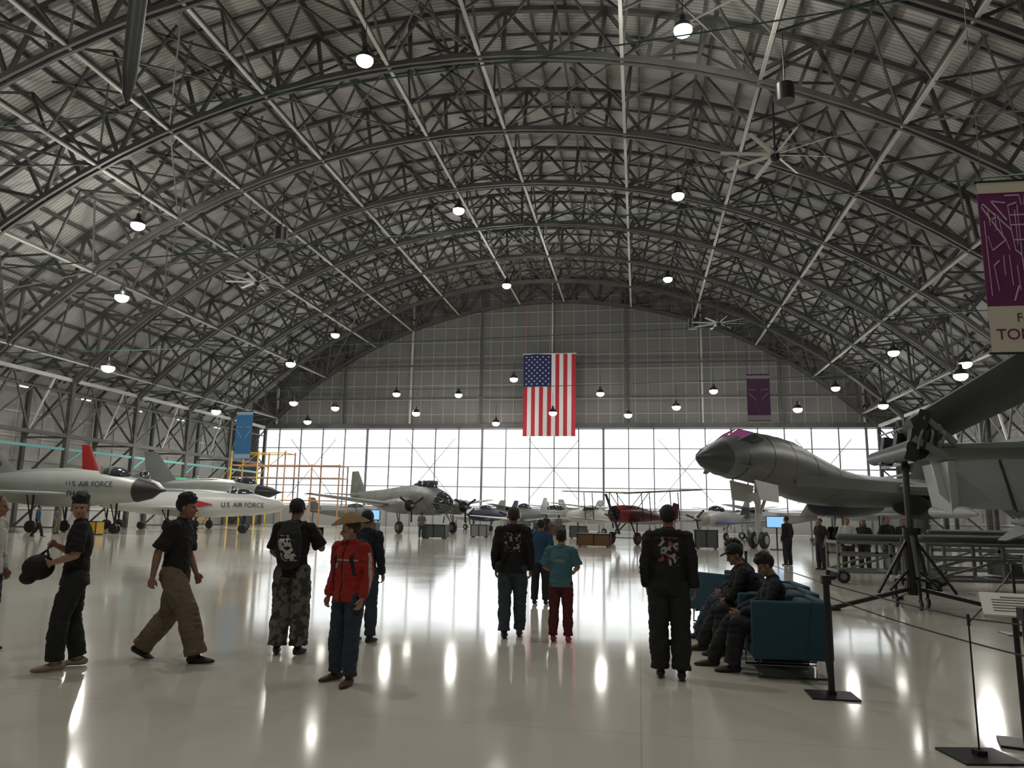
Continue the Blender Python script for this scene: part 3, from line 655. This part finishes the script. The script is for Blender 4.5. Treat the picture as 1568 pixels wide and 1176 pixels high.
q=MB(); q.box((0,0,1.5),(1.1,.08,.65),0); q.box((0,-.045,1.5),(1.02,.01,.57),1); q.cyl((0,0,1.2),(0,0,.03),.04,0,8); q.box((0,0,.02),(.7,.5,.04),0)
scm=q.mesh('display_screen',[m_blk,mat('lit_screen',(.25,.5,.8),.3,emit=1.0)],smooth=False)
place('display_screen',scm,(-16.6,46,0)); place('display_screen',scm,(7.5,44,0))
def crate(x,y,w,h,m):
    q=MB(); q.box((0,0,h/2+.08),(w,w*.7,h),0); q.box((0,0,h+.1),(w+.05,w*.7+.05,.05),1)
    for a in(-.4,.4): q.box((a*w,0,.04),(.1,w*.7,.08),1)
    for a in(-.5,0,.5): q.box((a*w*.98,-w*.36,h/2+.08),(.06,.03,h),1)
    q.obj('display_crate',[m,m_blk],(x,y,0),smooth=False)
m_brown=mat('brown_crate',(.14,.07,.03),.7)
crate(-2.4,42.0,1.8,.6,m_brown); crate(-13.5,50,1.6,.8,m_dgrey); crate(-9,57,1.5,.9,m_dgrey); crate(-33,42,1.0,.7,m_yel); crate(3.6,43,1.2,.9,m_dgrey); crate(-6.5,62,1.2,.8,m_brown)
crate(-19,52,1.4,.8,m_dgrey); crate(-4.5,58,1.3,.8,m_dgrey); crate(-22,46,.9,.7,m_dgrey); crate(-11.5,55,1.2,.8,m_grey); crate(-8,65,1.6,.9,m_dgrey)

# ---------------------------------------------------------------- armchairs
m_ch=mat('blue_upholstery',(.014,.060,.090),.75,bump=.2,bscale=200); m_ch2=mat('dark_upholstery',(.016,.03,.042),.8)
def rbox(q,c,d,mi,rd=.03):
    bm=bmesh.new(); bmesh.ops.create_cube(bm,size=1)
    for v in bm.verts: v.co=V((v.co.x*d[0]+c[0],v.co.y*d[1]+c[1],v.co.z*d[2]+c[2]))
    bmesh.ops.bevel(bm,geom=bm.edges[:],offset=rd,segments=3,affect='EDGES',profile=.5)
    bm.verts.index_update(); q.add([v.co for v in bm.verts],[[v.index for v in f_.verts] for f_ in bm.faces],mi); bm.free()
def chair(x,y,rz):
    q=MB()
    for s in(-1,1): rbox(q,(s*.40,0,.49),(.07,.80,.58),0,.025)
    rbox(q,(0,-.36,.49),(.80,.08,.58),0,.025)
    rbox(q,(0,.03,.27),(.74,.72,.14),0,.03); rbox(q,(0,.04,.39),(.70,.68,.13),1,.045); rbox(q,(0,-.24,.58),(.68,.15,.36),1,.05)
    for s in(-1,1):
        q.tube([(s*.38,-.33,.2),(s*.38,-.34,.02),(s*.38,.34,.02),(s*.38,.33,.2)],[.012]*4,2,8,'flat')
    q.cyl((-.38,.3,.18),(.38,.3,.18),.012,2,8)
    q.obj('armchair',[m_ch,m_ch2,m_blk],(x,y,0),rz)
chair(1.52,8.78,math.radians(92)); chair(1.62,9.75,math.radians(92)); chair(1.72,10.7,math.radians(92)); chair(1.35,12.6,math.radians(40))

def stanchion(x,y,h,rz=0,r=.02):
    q=MB(); q.box((0,0,.008),(.42,.36,.016),0); q.cyl((0,0,0),(0,0,h),r,0,12); q.box((0,0,h-.03),(r*2.6,r*2.6,.08),0); q.box((0,0,.03),(.07,.07,.04),0)
    q.obj('barrier_stanchion',[m_blk],(x,y,0),rz)
stanchion(1.75,7.75,1.08,0,.03); stanchion(2.32,6.05,.95,.2,.006); stanchion(2.50,5.6,1.05,.1,.03); stanchion(1.85,14,1.05); stanchion(5.5,12.6,1.0)
q=MB()
def rope(a,c,sag):
    a,c=V(a),V(c); q.tube([a.lerp(c,t/12)-V((0,0,sag*4*(t/12)*(1-t/12))) for t in range(13)],[.006]*13,0,6,'flat')
rope((1.75,7.75,1.02),(2.32,6.05,.93),.01); rope((2.32,6.05,.93),(2.5,5.6,.95),.0); rope((1.75,7.75,1.02),(1.85,14,1.0),.02); rope((1.75,7.75,.9),(2.5,5.6,.75),.03); rope((2.32,6.05,.9),(5.5,12.6,.95),.03)
q.obj('barrier_cable',[m_blk])
q=MB(); Rs=Matrix.Rotation(math.radians(28),3,'X')@Matrix.Identity(3)
q.box((0,0,1.0),(.42,.30,.015),0,Rs)
for k in range(6): q.box((.02,-.09+k*.032,1.0-.09*.53+k*.017+.012),(.32 if k<5 else .2,.006 if k<5 else .014,.004),1,Rs)
q.cyl((0,.02,.99),(0,.02,0),.02,2,10); q.box((0,.02,.01),(.35,.3,.02),2)
q.obj('information_sign',[mat('sign_white',(.7,.7,.66),.4),mat('sign_print',(.25,.2,.18),.6),m_blk],(2.78,6.4,0),-.3,smooth=False)

# ---------------------------------------------------------------- people
skins=mat('skin',(.42,.24,.16),.55); skind=mat('skin_tan',(.30,.165,.105),.55)
m_hair=mat('hair_black',(.012,.010,.009),.6,bump=.6,bscale=120); m_hairb=mat('hair_brown',(.06,.035,.02),.6,bump=.6,bscale=120)
m_lip=mat('lips',(.3,.12,.1),.5); m_eye=mat('eye_dark',(.03,.02,.02),.2)
def cloth(n,c,**k): return mat(n,c,.85,0,.12,6,bump=.6,bscale=13,**k)
c_black=cloth('black_cotton',(.012,.012,.014)); c_blk2=cloth('black_denim',(.018,.019,.022)); c_khaki=cloth('khaki_cotton',(.18,.135,.085))
c_navy=cloth('navy_fleece',(.014,.016,.026)); c_jean=cloth('blue_denim',(.035,.05,.07)); c_jean2=cloth('grey_denim',(.05,.065,.085)); c_red=cloth('red_jacket',(.38,.025,.018))
c_white=cloth('white_cotton',(.50,.49,.47)); c_teal=cloth('teal_cotton',(.07,.18,.22)); c_maroon=cloth('maroon_cotton',(.11,.017,.022)); c_blue=cloth('blue_cotton',(.02,.07,.15))
c_camo=mat('camouflage',(.045,.045,.042),.85,vscale=11,col2=(.17,.155,.13),thr=.5); c_print=mat('shirt_print',(.38,.36,.35),.7); c_printr=mat('shirt_print_red',(.25,.08,.07),.7)
s_dark=mat('dark_shoe',(.02,.018,.018),.5); s_beige=mat('beige_shoe',(.35,.28,.2),.6); s_brown=mat('brown_boot',(.07,.03,.02),.45); s_pink=mat('pink_shoe',(.45,.04,.10),.5)
m_straw=mat('straw_hat',(.55,.42,.22),.8,bump=.5,bscale=150); c_grey=cloth('grey_fleece',(.12,.12,.12))

def person(name,loc,hd,H=1.75,shirt=c_black,sleeve='short',pants=c_blk2,baggy=0.02,shoes=s_dark,skin=skind,hair=m_hair,hairtop=0.0,
           J=None,headyaw=0,headpitch=0,cap=None,hat=False,backpack=None,bulk=1.0,longhair=False,prints=None,vox=.0075,extra=None,collar=False,hood=False,hem=0.0):
    j=dict(pel=(0,0,.93),neck=(0,.0,1.45),head=(0,.03,1.60),
        sl=(-.185,0,1.40),sr=(.185,0,1.40),el=(-.235,-.03,1.13),er=(.235,-.03,1.13),wl=(-.235,.06,.89),wr=(.235,.06,.89),
        hl=(-.09,0,.9),hr=(.09,0,.9),kl=(-.11,.03,.49),kr=(.11,.03,.49),al=(-.12,0,.09),ar=(.12,0,.09),fl=0,fr=0,fpl=0,fpr=0)
    if J: j.update(J)
    g={k:(V(v) if isinstance(v,tuple) else v) for k,v in j.items()}
    SK,SH,PA,SO,HA,LI,EY,X1,X2,X3=range(10)
    mats=[skin,shirt,pants,shoes,hair,m_lip,m_eye,backpack or cap or c_black,c_print,c_white]
    q=MB(); ex=MB()
    up=(g['neck']-g['pel']).normalized(); L=(g['neck']-g['pel']).length
    side=V((1,0,0)); fwd=side.cross(up)*-1 if side.cross(up).y<0 else side.cross(up)
    tb=[(-.16-hem,.178,.138),(-.06,.172,.130),(.15,.160,.122),(.36,.164,.120),(.56,.180,.127),(.76,.183,.122),(.89,.155,.098),(.97,.09,.075)]
    q.tube([g['pel']+up*(t*L) for t,a,b_ in tb],[(a*bulk,b_*bulk) for t,a,b_ in tb],SH,20,('flat','round'))
    q.ell(g['pel'].lerp(g['neck'],-.02),(.155,.115,.12),PA)
    for s_,sh in((-1,'sl'),(1,'sr')):
        q.tube([g['neck']-up*.03+V((s_*.04,0,0)),g['neck'].lerp(g[sh],.6)+up*.0,g[sh]],[.055*bulk,.062*bulk,.064*bulk],SH,12)
    q.tube([g['neck']-up*.05,g['neck']+up*.02,g['head']-V((0,.012,.03))],[.06,.052,.053],SK,12)
    if collar or hood: q.tube([g['neck']-up*.02,g['neck']+up*.035],[.075,.066],SH,14,'flat')
    if hood: q.ell(g['neck']+V((0,-.085,-.015)),(.10,.05,.065),SH)
    Rh=Matrix.Rotation(headyaw,3,'Z')@Matrix.Rotation(headpitch,3,'X'); hc=g['head']
    def he(c,r,mi): q.ell(hc+Rh@V(c),r,mi,Rh,16,10)
    he((0,-.012,.03),(.077,.095,.098),SK); he((0,.022,-.045),(.058,.066,.068),SK); he((0,.068,-.088),(.024,.020,.018),SK)
    he((0,.094,-.022),(.012,.017,.026),SK); he((0,.104,-.036),(.017,.014,.011),SK); he((0,.078,.022),(.05,.014,.010),SK)
    for s_ in(-1,1):
        he((s_*.030,.079,.002),(.009,.008,.0045),EY); he((s_*.080,-.008,-.012),(.010,.019,.031),SK); he((s_*.04,.058,-.03),(.022,.025,.024),SK)
    he((0,.084,-.062),(.020,.008,.0055),LI)
    he((0,-.028,.040),(.086,.098,.098),HA)
    if hairtop: he((0,-.005,.085),(.085,.10,.065+hairtop),HA); 
    if hairtop:
        rnd=random.Random(len(name)+int(loc[0]*10))
        for k in range(26):
            a=rnd.uniform(0,6.28); e=rnd.uniform(.2,1.4); d=V((math.cos(a)*math.cos(e)*.08,math.sin(a)*math.cos(e)*.095-.005,math.sin(e)*(.062+hairtop)+.085)); he(tuple(d),(.02,.02,.018),HA)
    if longhair: q.tube([hc+Rh@V((0,-.06,.02)),hc+V((0,-.09,-.10)),hc+V((0,-.10,-.22))],[(.085,.06),(.09,.045),(.06,.03)],HA,12)
    if cap: 
        he((0,-.012,.062),(.088,.105,.085),X1); q.tube([hc+Rh@V((0,.07,.062)),hc+Rh@V((0,.165,.045))],[(.07,.012),(.06,.010)],X1,14)
    for s_,a,b_,c in((-1,'sl','el','wl'),(1,'sr','er','wr')):
        S,E,Wr=g[a],g[b_],g[c]
        q.tube([S,S.lerp(E,.5),E],[.050,.046,.040],SK,12); q.tube([E,E.lerp(Wr,.3),Wr],[.040,.042,.027],SK,12)
        if sleeve=='short': q.tube([S,S.lerp(E,.45),S.lerp(E,.90)],[.066*bulk,.072*bulk,.082*bulk],SH,14,('round','flat'))
        else:
            q.tube([S,S.lerp(E,.5),E],[.066*bulk,.062*bulk,.058*bulk],SH,14); q.tube([E,E.lerp(Wr,.4),E.lerp(Wr,.8),Wr],[.058*bulk,.056*bulk,.052*bulk,.043*bulk],SH,14,('round','flat'))
        d=(Wr-E).normalized(); inn=V((-s_,0,0)); inn=(inn-d*inn.dot(d)); 
        if inn.length<.3: inn=V((0,0,-1))-d*(-d.z)
        inn.normalize(); acr=d.cross(inn).normalized()
        if acr.dot(V((0,1,0))+V((0,0,.5)))<0: acr=-acr
        p0=Wr+d*.01; p1=Wr+d*.085
        q.tube([p0,Wr+d*.05,p1],[(.024,.018),(.040,.016),(.038,.014)],SK,12,'round',ref=acr)
        for k,(o,l) in enumerate(((.030,.070),(.010,.078),(-.010,.073),(-.029,.058))):
            b0=p1+acr*o-d*.008; cur=b0; pts=[b0]
            dd=d.copy()
            for seg,bend in((.42,.35),(.33,.55),(.25,.5)):
                dd=(dd*math.cos(bend)+inn*math.sin(bend)).normalized() if seg==.42 else (dd*math.cos(bend)+(inn-dd*inn.dot(dd)).normalized()*math.sin(bend)).normalized()
                cur=cur+dd*l*seg; pts.append(cur)
            q.tube(pts,[.0095,.009,.0085,.0075],SK,8)
        t0=Wr+d*.03+acr*.03; q.tube([t0,t0+d*.03+acr*.022+inn*.008,t0+d*.06+acr*.028+inn*.02],[.012,.0105,.009],SK,8)
    for s_,h,k,a,yw,pt in((-1,'hl','kl','al','fl','fpl'),(1,'hr','kr','ar','fr','fpr')):
        Hh,K,A=g[h],g[k],g[a]
        q.tube([Hh,Hh.lerp(K,.4),K],[.098+baggy*.5,.088+baggy*.8,.064+baggy],PA,16); 
        pe=K.lerp(A,.98)
        q.tube([K,K.lerp(A,.4),K.lerp(A,.8),pe],[.064+baggy,.062+baggy*1.2,.052+baggy*1.1,.056+baggy*1.2],PA,16,('round','flat'))
        q.tube([K.lerp(A,.7),A],[.045,.045],SO,10)
        Rf=Matrix.Rotation(g[yw],3,'Z')@Matrix.Rotation(g[pt],3,'X')
        ft=[(-.075,.035,.022),(-.05,.045,.036),(0,.045,.045),(.06,.036,.045),(.12,.028,.047),(.165,.022,.036),(.185,.018,.018)]
        base=A-V((0,0,.0))
        n0=len(q.v); q.tube([V((0,y,-.09+zc+.002)) for y,zc,rx in ft],[(rx,zc) for y,zc,rx in ft],SO,14,'round')
        q.v[n0:]=[tuple(base+Rf@V(v)) for v in q.v[n0:]]
    if backpack:
        c=g['pel'].lerp(g['neck'],.62)-fwd*0
        q.tube([c+V((0,-.17,-.24)),c+V((0,-.19,-.12)),c+V((0,-.19,.08)),c+V((0,-.16,.18))],[(.13,.07),(.15,.09),(.14,.085),(.10,.06)],X1,16)
        q.tube([c+V((0,-.27,-.16)),c+V((0,-.27,0))],[(.10,.04),(.10,.035)],X1,12)
        for s_ in(-1,1):
            q.tube([c+V((s_*.09,-.12,.16)),g['neck']+V((s_*.10,-.02,.02)),c+V((s_*.11,.125,.05)),c+V((s_*.13,.09,-.12)),c+V((s_*.13,-.1,-.18))],[(.025,.012)]*5,X1,8)
    if extra: extra(q,ex,g,Rh,hc)
    me0=q.mesh(name+'_src',mats,smooth=False)
    o=bpy.data.objects.new(name+'_src',me0); bpy.context.collection.objects.link(o)
    md=o.modifiers.new('r','REMESH'); md.mode='VOXEL'; md.voxel_size=vox
    m2=o.modifiers.new('s','SMOOTH'); m2.factor=.5; m2.iterations=2
    dg=bpy.context.evaluated_depsgraph_get(); me=bpy.data.meshes.new_from_object(o.evaluated_get(dg))
    bvh=BVHTree.FromPolygons(q.v,q.f); qm=q.m
    idx=[0]*len(me.polygons); vcl={}
    for i,p in enumerate(me.polygons):
        c=p.center; hit=bvh.find_nearest(c); mi=qm[hit[2]] if hit[2] is not None else 0
        if mi in(SH,PA):
            for v in p.vertices: vcl[v]=vcl.get(v,0)+1
        if prints and mi in(SH,X1):
            r_=prints(c,mi,p.normal)
            if r_ is not None: mi=r_
        idx[i]=mi
    if vox<.011:
        nr=[v.normal.copy() for v in me.vertices]
        sd=loc[0]*3.1; amp=.65+baggy*8
        for vi,cn in vcl.items():
            if cn>=4:
                v=me.vertices[vi]; p=v.co
                w=noise.noise(V((p.x*6+sd,p.y*6,p.z*9)))*.014
                t=noise.noise(V((p.x*9+p.z*6+sd,p.y*9,p.z*17-p.x*5)))
                w+=(.5-abs(t)*2)*.010*amp
                v.co=p+nr[vi]*w
    bpy.data.objects.remove(o)
    me.materials.clear()
    for m in mats+[m_straw,c_printr]: me.materials.append(m)
    me.polygons.foreach_set('material_index',idx); me.polygons.foreach_set('use_smooth',[True]*len(idx))
    if ex.v:
        mex=ex.mesh('x',mats+[m_straw,c_printr]); bm=bmesh.new(); bm.from_mesh(me); bm.from_mesh(mex); bm.to_mesh(me); bm.free()
    ob=place(name,me,loc,hd); s=H/1.75; ob.scale=(s,s,s)
    return ob
rad=math.radians
def backprint(z0,z1,w,scale=28,thr=.08,mi=8,mi2=None,seed=0,skinm=1):
    def fn(c,m,n):
        if m==skinm and n.y<-.3 and abs(c.x)<w and z0<c.z<z1:
            v=noise.noise(V((c.x*scale,seed,c.z*scale)))
            if v>thr: return mi2 if (mi2 and noise.noise(V((c.x*9,5,c.z*9)))>0) else mi
        return None
    return fn
person('man_in_white_shirt',(-7.32,7.7,0),rad(-75),1.75,shirt=c_white,sleeve='long',pants=c_navy,vox=.01)
def helmet(q,ex,g,Rh,hc):
    q.ell((.02,.34,1.00),(.13,.15,.13),7); q.tube([(.02,.34,1.12),(.02,.28,1.17),(-.1,.26,1.12)],[.015]*3,7,8); q.ell((.02,.42,.90),(.10,.08,.07),7)
person('man_holding_helmet',(-5.75,7.15,0),rad(128),1.75,shirt=c_black,pants=c_blk2,baggy=.025,shoes=s_beige,skin=skins,hairtop=.012,headyaw=rad(85),hem=.05,
  J=dict(el=(-.26,.02,1.13),wl=(-.10,.22,1.05),er=(.24,.06,1.13),wr=(.06,.21,1.22),al=(-.13,.10,.09),ar=(.10,-.10,.09),kl=(-.12,.10,.49),kr=(.10,.0,.49)),extra=helmet)
person('walking_man_in_khaki_trousers',(-5.02,7.75,0),rad(-82),1.80,shirt=c_black,pants=c_khaki,baggy=.045,shoes=s_dark,skin=skind,hairtop=.015,bulk=1.05,headyaw=rad(5),
  J=dict(pel=(0,0,.90),neck=(0,.03,1.43),head=(0,.07,1.58),sl=(-.185,.03,1.38),sr=(.185,.03,1.38),hl=(-.09,0,.88),hr=(.09,0,.88),
    kr=(.10,.22,.50),ar=(.10,.34,.085),kl=(-.10,-.06,.47),al=(-.11,-.34,.115),fpl=rad(-22),fpr=rad(3),el=(-.24,.02,1.10),wl=(-.22,.13,.88),er=(.25,-.08,1.12),wr=(.24,-.12,.87)))
def phone(q,ex,g,Rh,hc): q.box(g['wr']+V((-.03,.09,.03)),(.075,.012,.15),7)
def p4print(c,m,n):
    if m==7 and n.y<-.2 and abs(c.x+.0)<.11 and 1.02<c.z<1.34:
        x=c.x+ (c.z-1.18)*.35
        if abs(x)<.075 and abs(c.z-1.18)<.14 and noise.noise(V((c.x*25,2,c.z*25)))>-.18: return 9
    return None
person('man_in_camouflage_trousers',(-3.97,8.42,0),rad(8),1.77,shirt=c_black,pants=c_camo,baggy=.042,shoes=s_dark,skin=skind,cap=None,backpack=c_blk2,prints=p4print,headpitch=rad(-12),hairtop=0,
  J=dict(er=(.30,.08,1.17),wr=(.22,.30,1.30),el=(-.24,.0,1.13),wl=(-.16,.20,1.02),fl=rad(15),fr=rad(-10)),extra=lambda q,ex,g,Rh,hc:(phone(q,ex,g,Rh,hc),q.ell(hc+Rh@V((0,-.012,.055)),(.09,.107,.088),7,Rh),q.tube([hc+Rh@V((0,.07,.062)),hc+Rh@V((0,.165,.045))],[(.07,.012),(.06,.010)],7,14)))
def cowboy(q,ex,g,Rh,hc):
    n=32; rows=[]
    for r_,z in((.075,.085),(.092,.07),(.12,.066),(.16,.07),(.19,.078)):
        ring=[]
        for k in range(n):
            a=2*math.pi*k/n; cx_,cy_=math.cos(a),math.sin(a); ring.append(hc+Rh@V((cx_*r_*.95,cy_*r_*1.12-.005,z+abs(cx_)**2*max(0,r_-.09)*.75-abs(cy_)**2*max(0,r_-.09)*.12)))
        rows.append(ring)
    vs=[v for rr in rows for v in rr]+[v+V((0,0,.006)) for rr in rows for v in rr]; N=len(rows)*n; fs=[]
    for i in range(len(rows)-1):
        for k in range(n):
            k2=(k+1)%n; fs.append((i*n+k,i*n+k2,(i+1)*n+k2,(i+1)*n+k)); fs.append((N+i*n+k,N+(i+1)*n+k,N+(i+1)*n+k2,N+i*n+k2))
    i=len(rows)-1
    for k in range(n): fs.append((i*n+k,i*n+(k+1)%n,N+i*n+(k+1)%n,N+i*n+k)); fs.append((k,N+k,N+(k+1)%n,(k+1)%n))
    ex.add(vs,fs,10)
    vs=[];prof=[(.092,.068),(.09,.10),(.084,.15),(.07,.175),(.045,.168),(.0,.150)]
    for r_,z in prof:
        for k in range(n):
            a=2*math.pi*k/n; vs.append(hc+Rh@V((math.cos(a)*r_*.95,math.sin(a)*r_*1.12-.005,z+(.012*abs(math.cos(a)) if r_<.08 and r_>.01 else 0))))
    ex.add(vs,[(i*n+k,i*n+(k+1)%n,(i+1)*n+(k+1)%n,(i+1)*n+k) for i in range(len(prof)-1) for k in range(n)],10)
    ex.tube([hc+Rh@V((0,-.005,.074)),hc+Rh@V((0,-.005,.094))],[(.09,.106),(.089,.104)],6,24,'flat')
def p5print(c,m,n):
    if m==1:
        if abs(c.x)<.012 and n.y>.3: return 6
        if abs(c.x)>.235 and abs(c.y-.0)<.02 and c.z<1.36: return 9
        if 1.27<c.z<1.285 and abs(c.x)<.17 and n.y>0: return 9
        if abs(c.x-.10)<.03 and abs(c.z-1.22)<.03 and n.y>.3: return 9
    return None
person('boy_in_cowboy_hat',(-2.80,7.22,0),rad(160),1.57,shirt=c_red,sleeve='long',pants=c_jean,baggy=.02,shoes=s_brown,skin=skins,hair=m_hairb,backpack=c_blk2,collar=True,headyaw=rad(-48),headpitch=rad(-8),bulk=1.1,
  prints=p5print,extra=cowboy,J=dict(kl=(-.12,.06,.49),kr=(.11,.03,.49),al=(-.15,.10,.09),ar=(.15,-.02,.09),fl=rad(15),fr=rad(-18)))
person('man_in_dark_clothes',(-3.45,9.4,0),rad(-10),1.66,shirt=c_navy,sleeve='long',pants=c_jean,vox=.01)
person('man_in_printed_hoodie',(-1.68,10.25,0),rad(5),1.74,shirt=c_black,sleeve='long',pants=c_jean2,baggy=.022,shoes=s_dark,hair=m_hairb,hood=True,bulk=1.08,prints=backprint(1.13,1.38,.11,30,.12,8,11),
  J=dict(al=(-.10,-.02,.09),ar=(.09,.16,.09),kr=(.10,.10,.49)),extra=lambda q,ex,g,Rh,hc:(q.ell((-.17,-.10,.93),(.06,.07,.08),7),q.tube([(-.15,-.12,1.0),(.0,-.155,1.2),(.13,-.05,1.43)],[(.018,.010)]*3,7,8)))
person('teenager_in_blue_shirt',(-1.81,14.2,0),rad(-5),1.56,shirt=c_blue,pants=c_blk2,vox=.012,J=dict(el=(-.26,.03,1.15),wl=(-.2,.2,1.1)))
def shoulderprint(c,m,n):
    if m==1 and n.y<-.3 and abs(c.x)<.09 and 1.23<c.z<1.27 and noise.noise(V((c.x*60,0,c.z*60)))>0: return 8
    return None
person('child_in_teal_shirt',(-1.02,10.15,0),rad(-4),1.44,shirt=c_teal,pants=c_maroon,baggy=.018,shoes=s_pink,skin=skins,hair=m_hair,hairtop=.005,bulk=1.12,prints=shoulderprint,
  J=dict(el=(-.27,.02,1.15),wl=(-.2,.2,1.08),er=(.27,.02,1.15),wr=(.2,.2,1.08)))
person('man_in_black_hoodie',(.30,8.15,0),rad(-3),1.76,shirt=c_black,sleeve='long',pants=c_blk2,baggy=.035,shoes=s_dark,hood=True,bulk=1.1,hairtop=.0,prints=backprint(1.12,1.40,.10,26,.08,8,11,3),
  J=dict(wl=(-.22,.02,.90),wr=(.25,.0,.90),al=(-.10,.06,.09),ar=(.11,-.02,.09)))
def seat(dx=0,lean=.12): 
    return dict(pel=(0,0,.52),neck=(0,lean,1.02),head=(0,lean+.08,1.17),sl=(-.185,lean,.97),sr=(.185,lean,.97),hl=(-.09,.02,.50),hr=(.09,.02,.50),
      kl=(-.15,.46,.52),kr=(.14,.48,.52),al=(-.16,.52,.09),ar=(.17,.72,.09),el=(-.24,lean+.10,.74),er=(.24,lean+.12,.74),wl=(-.10,.40,.64),wr=(.08,.42,.64))
person('seated_man_in_cap',(1.45,9.72,0),rad(86),1.75,shirt=c_black,sleeve='long',pants=c_blk2,baggy=.03,cap=c_blk2,J=seat(0,.22),headpitch=rad(-18),bulk=1.1,headyaw=rad(20))
person('seated_man',(1.50,10.68,0),rad(88),1.78,shirt=c_navy,sleeve='long',pants=c_jean,baggy=.03,J=seat(0,.15),headpitch=rad(-15),hairtop=.01)
person('seated_man_leaning',(1.46,8.80,0),rad(90),1.66,shirt=c_navy,sleeve='long',pants=c_blk2,baggy=.03,J=dict(seat(0,.02),pel=(0,.05,.50)),headpitch=rad(-30),bulk=1.1,hairtop=.005)
def far(name,x,y,hd,H,sh,pa,sl='short',**k): person(name,(x,y,0),rad(hd),H,shirt=sh,pants=pa,sleeve=sl,vox=.02,**k)
far('visitor_standing',5.3,29,40,1.78,c_black,c_blk2,'long')
far('visitor_walking',-33.0,37.6,-60,1.75,c_blue,c_navy,'long',J=dict(kr=(.1,.2,.5),ar=(.1,.3,.09),al=(-.1,-.25,.09)))
far('visitor_standing',-35.5,42,-90,1.7,c_grey,c_khaki)
far('visitor_standing',6.6,26,170,1.75,c_white,c_blk2); far('visitor_standing',7.2,26.4,150,1.7,c_black,c_blk2,longhair=True); far('visitor_standing',7.8,26,200,1.8,c_black,c_jean)
far('visitor_standing',8.6,27,180,1.75,c_navy,c_jean,'long'); far('visitor_standing',6.0,27,120,1.72,c_black,c_blk2)
far('visitor_standing',-14.2,49,20,1.75,c_grey,c_jean); far('visitor_standing',-6.6,55,20,1.72,c_black,c_blk2); far('visitor_standing',-5.8,56,0,1.72,c_grey,c_jean)
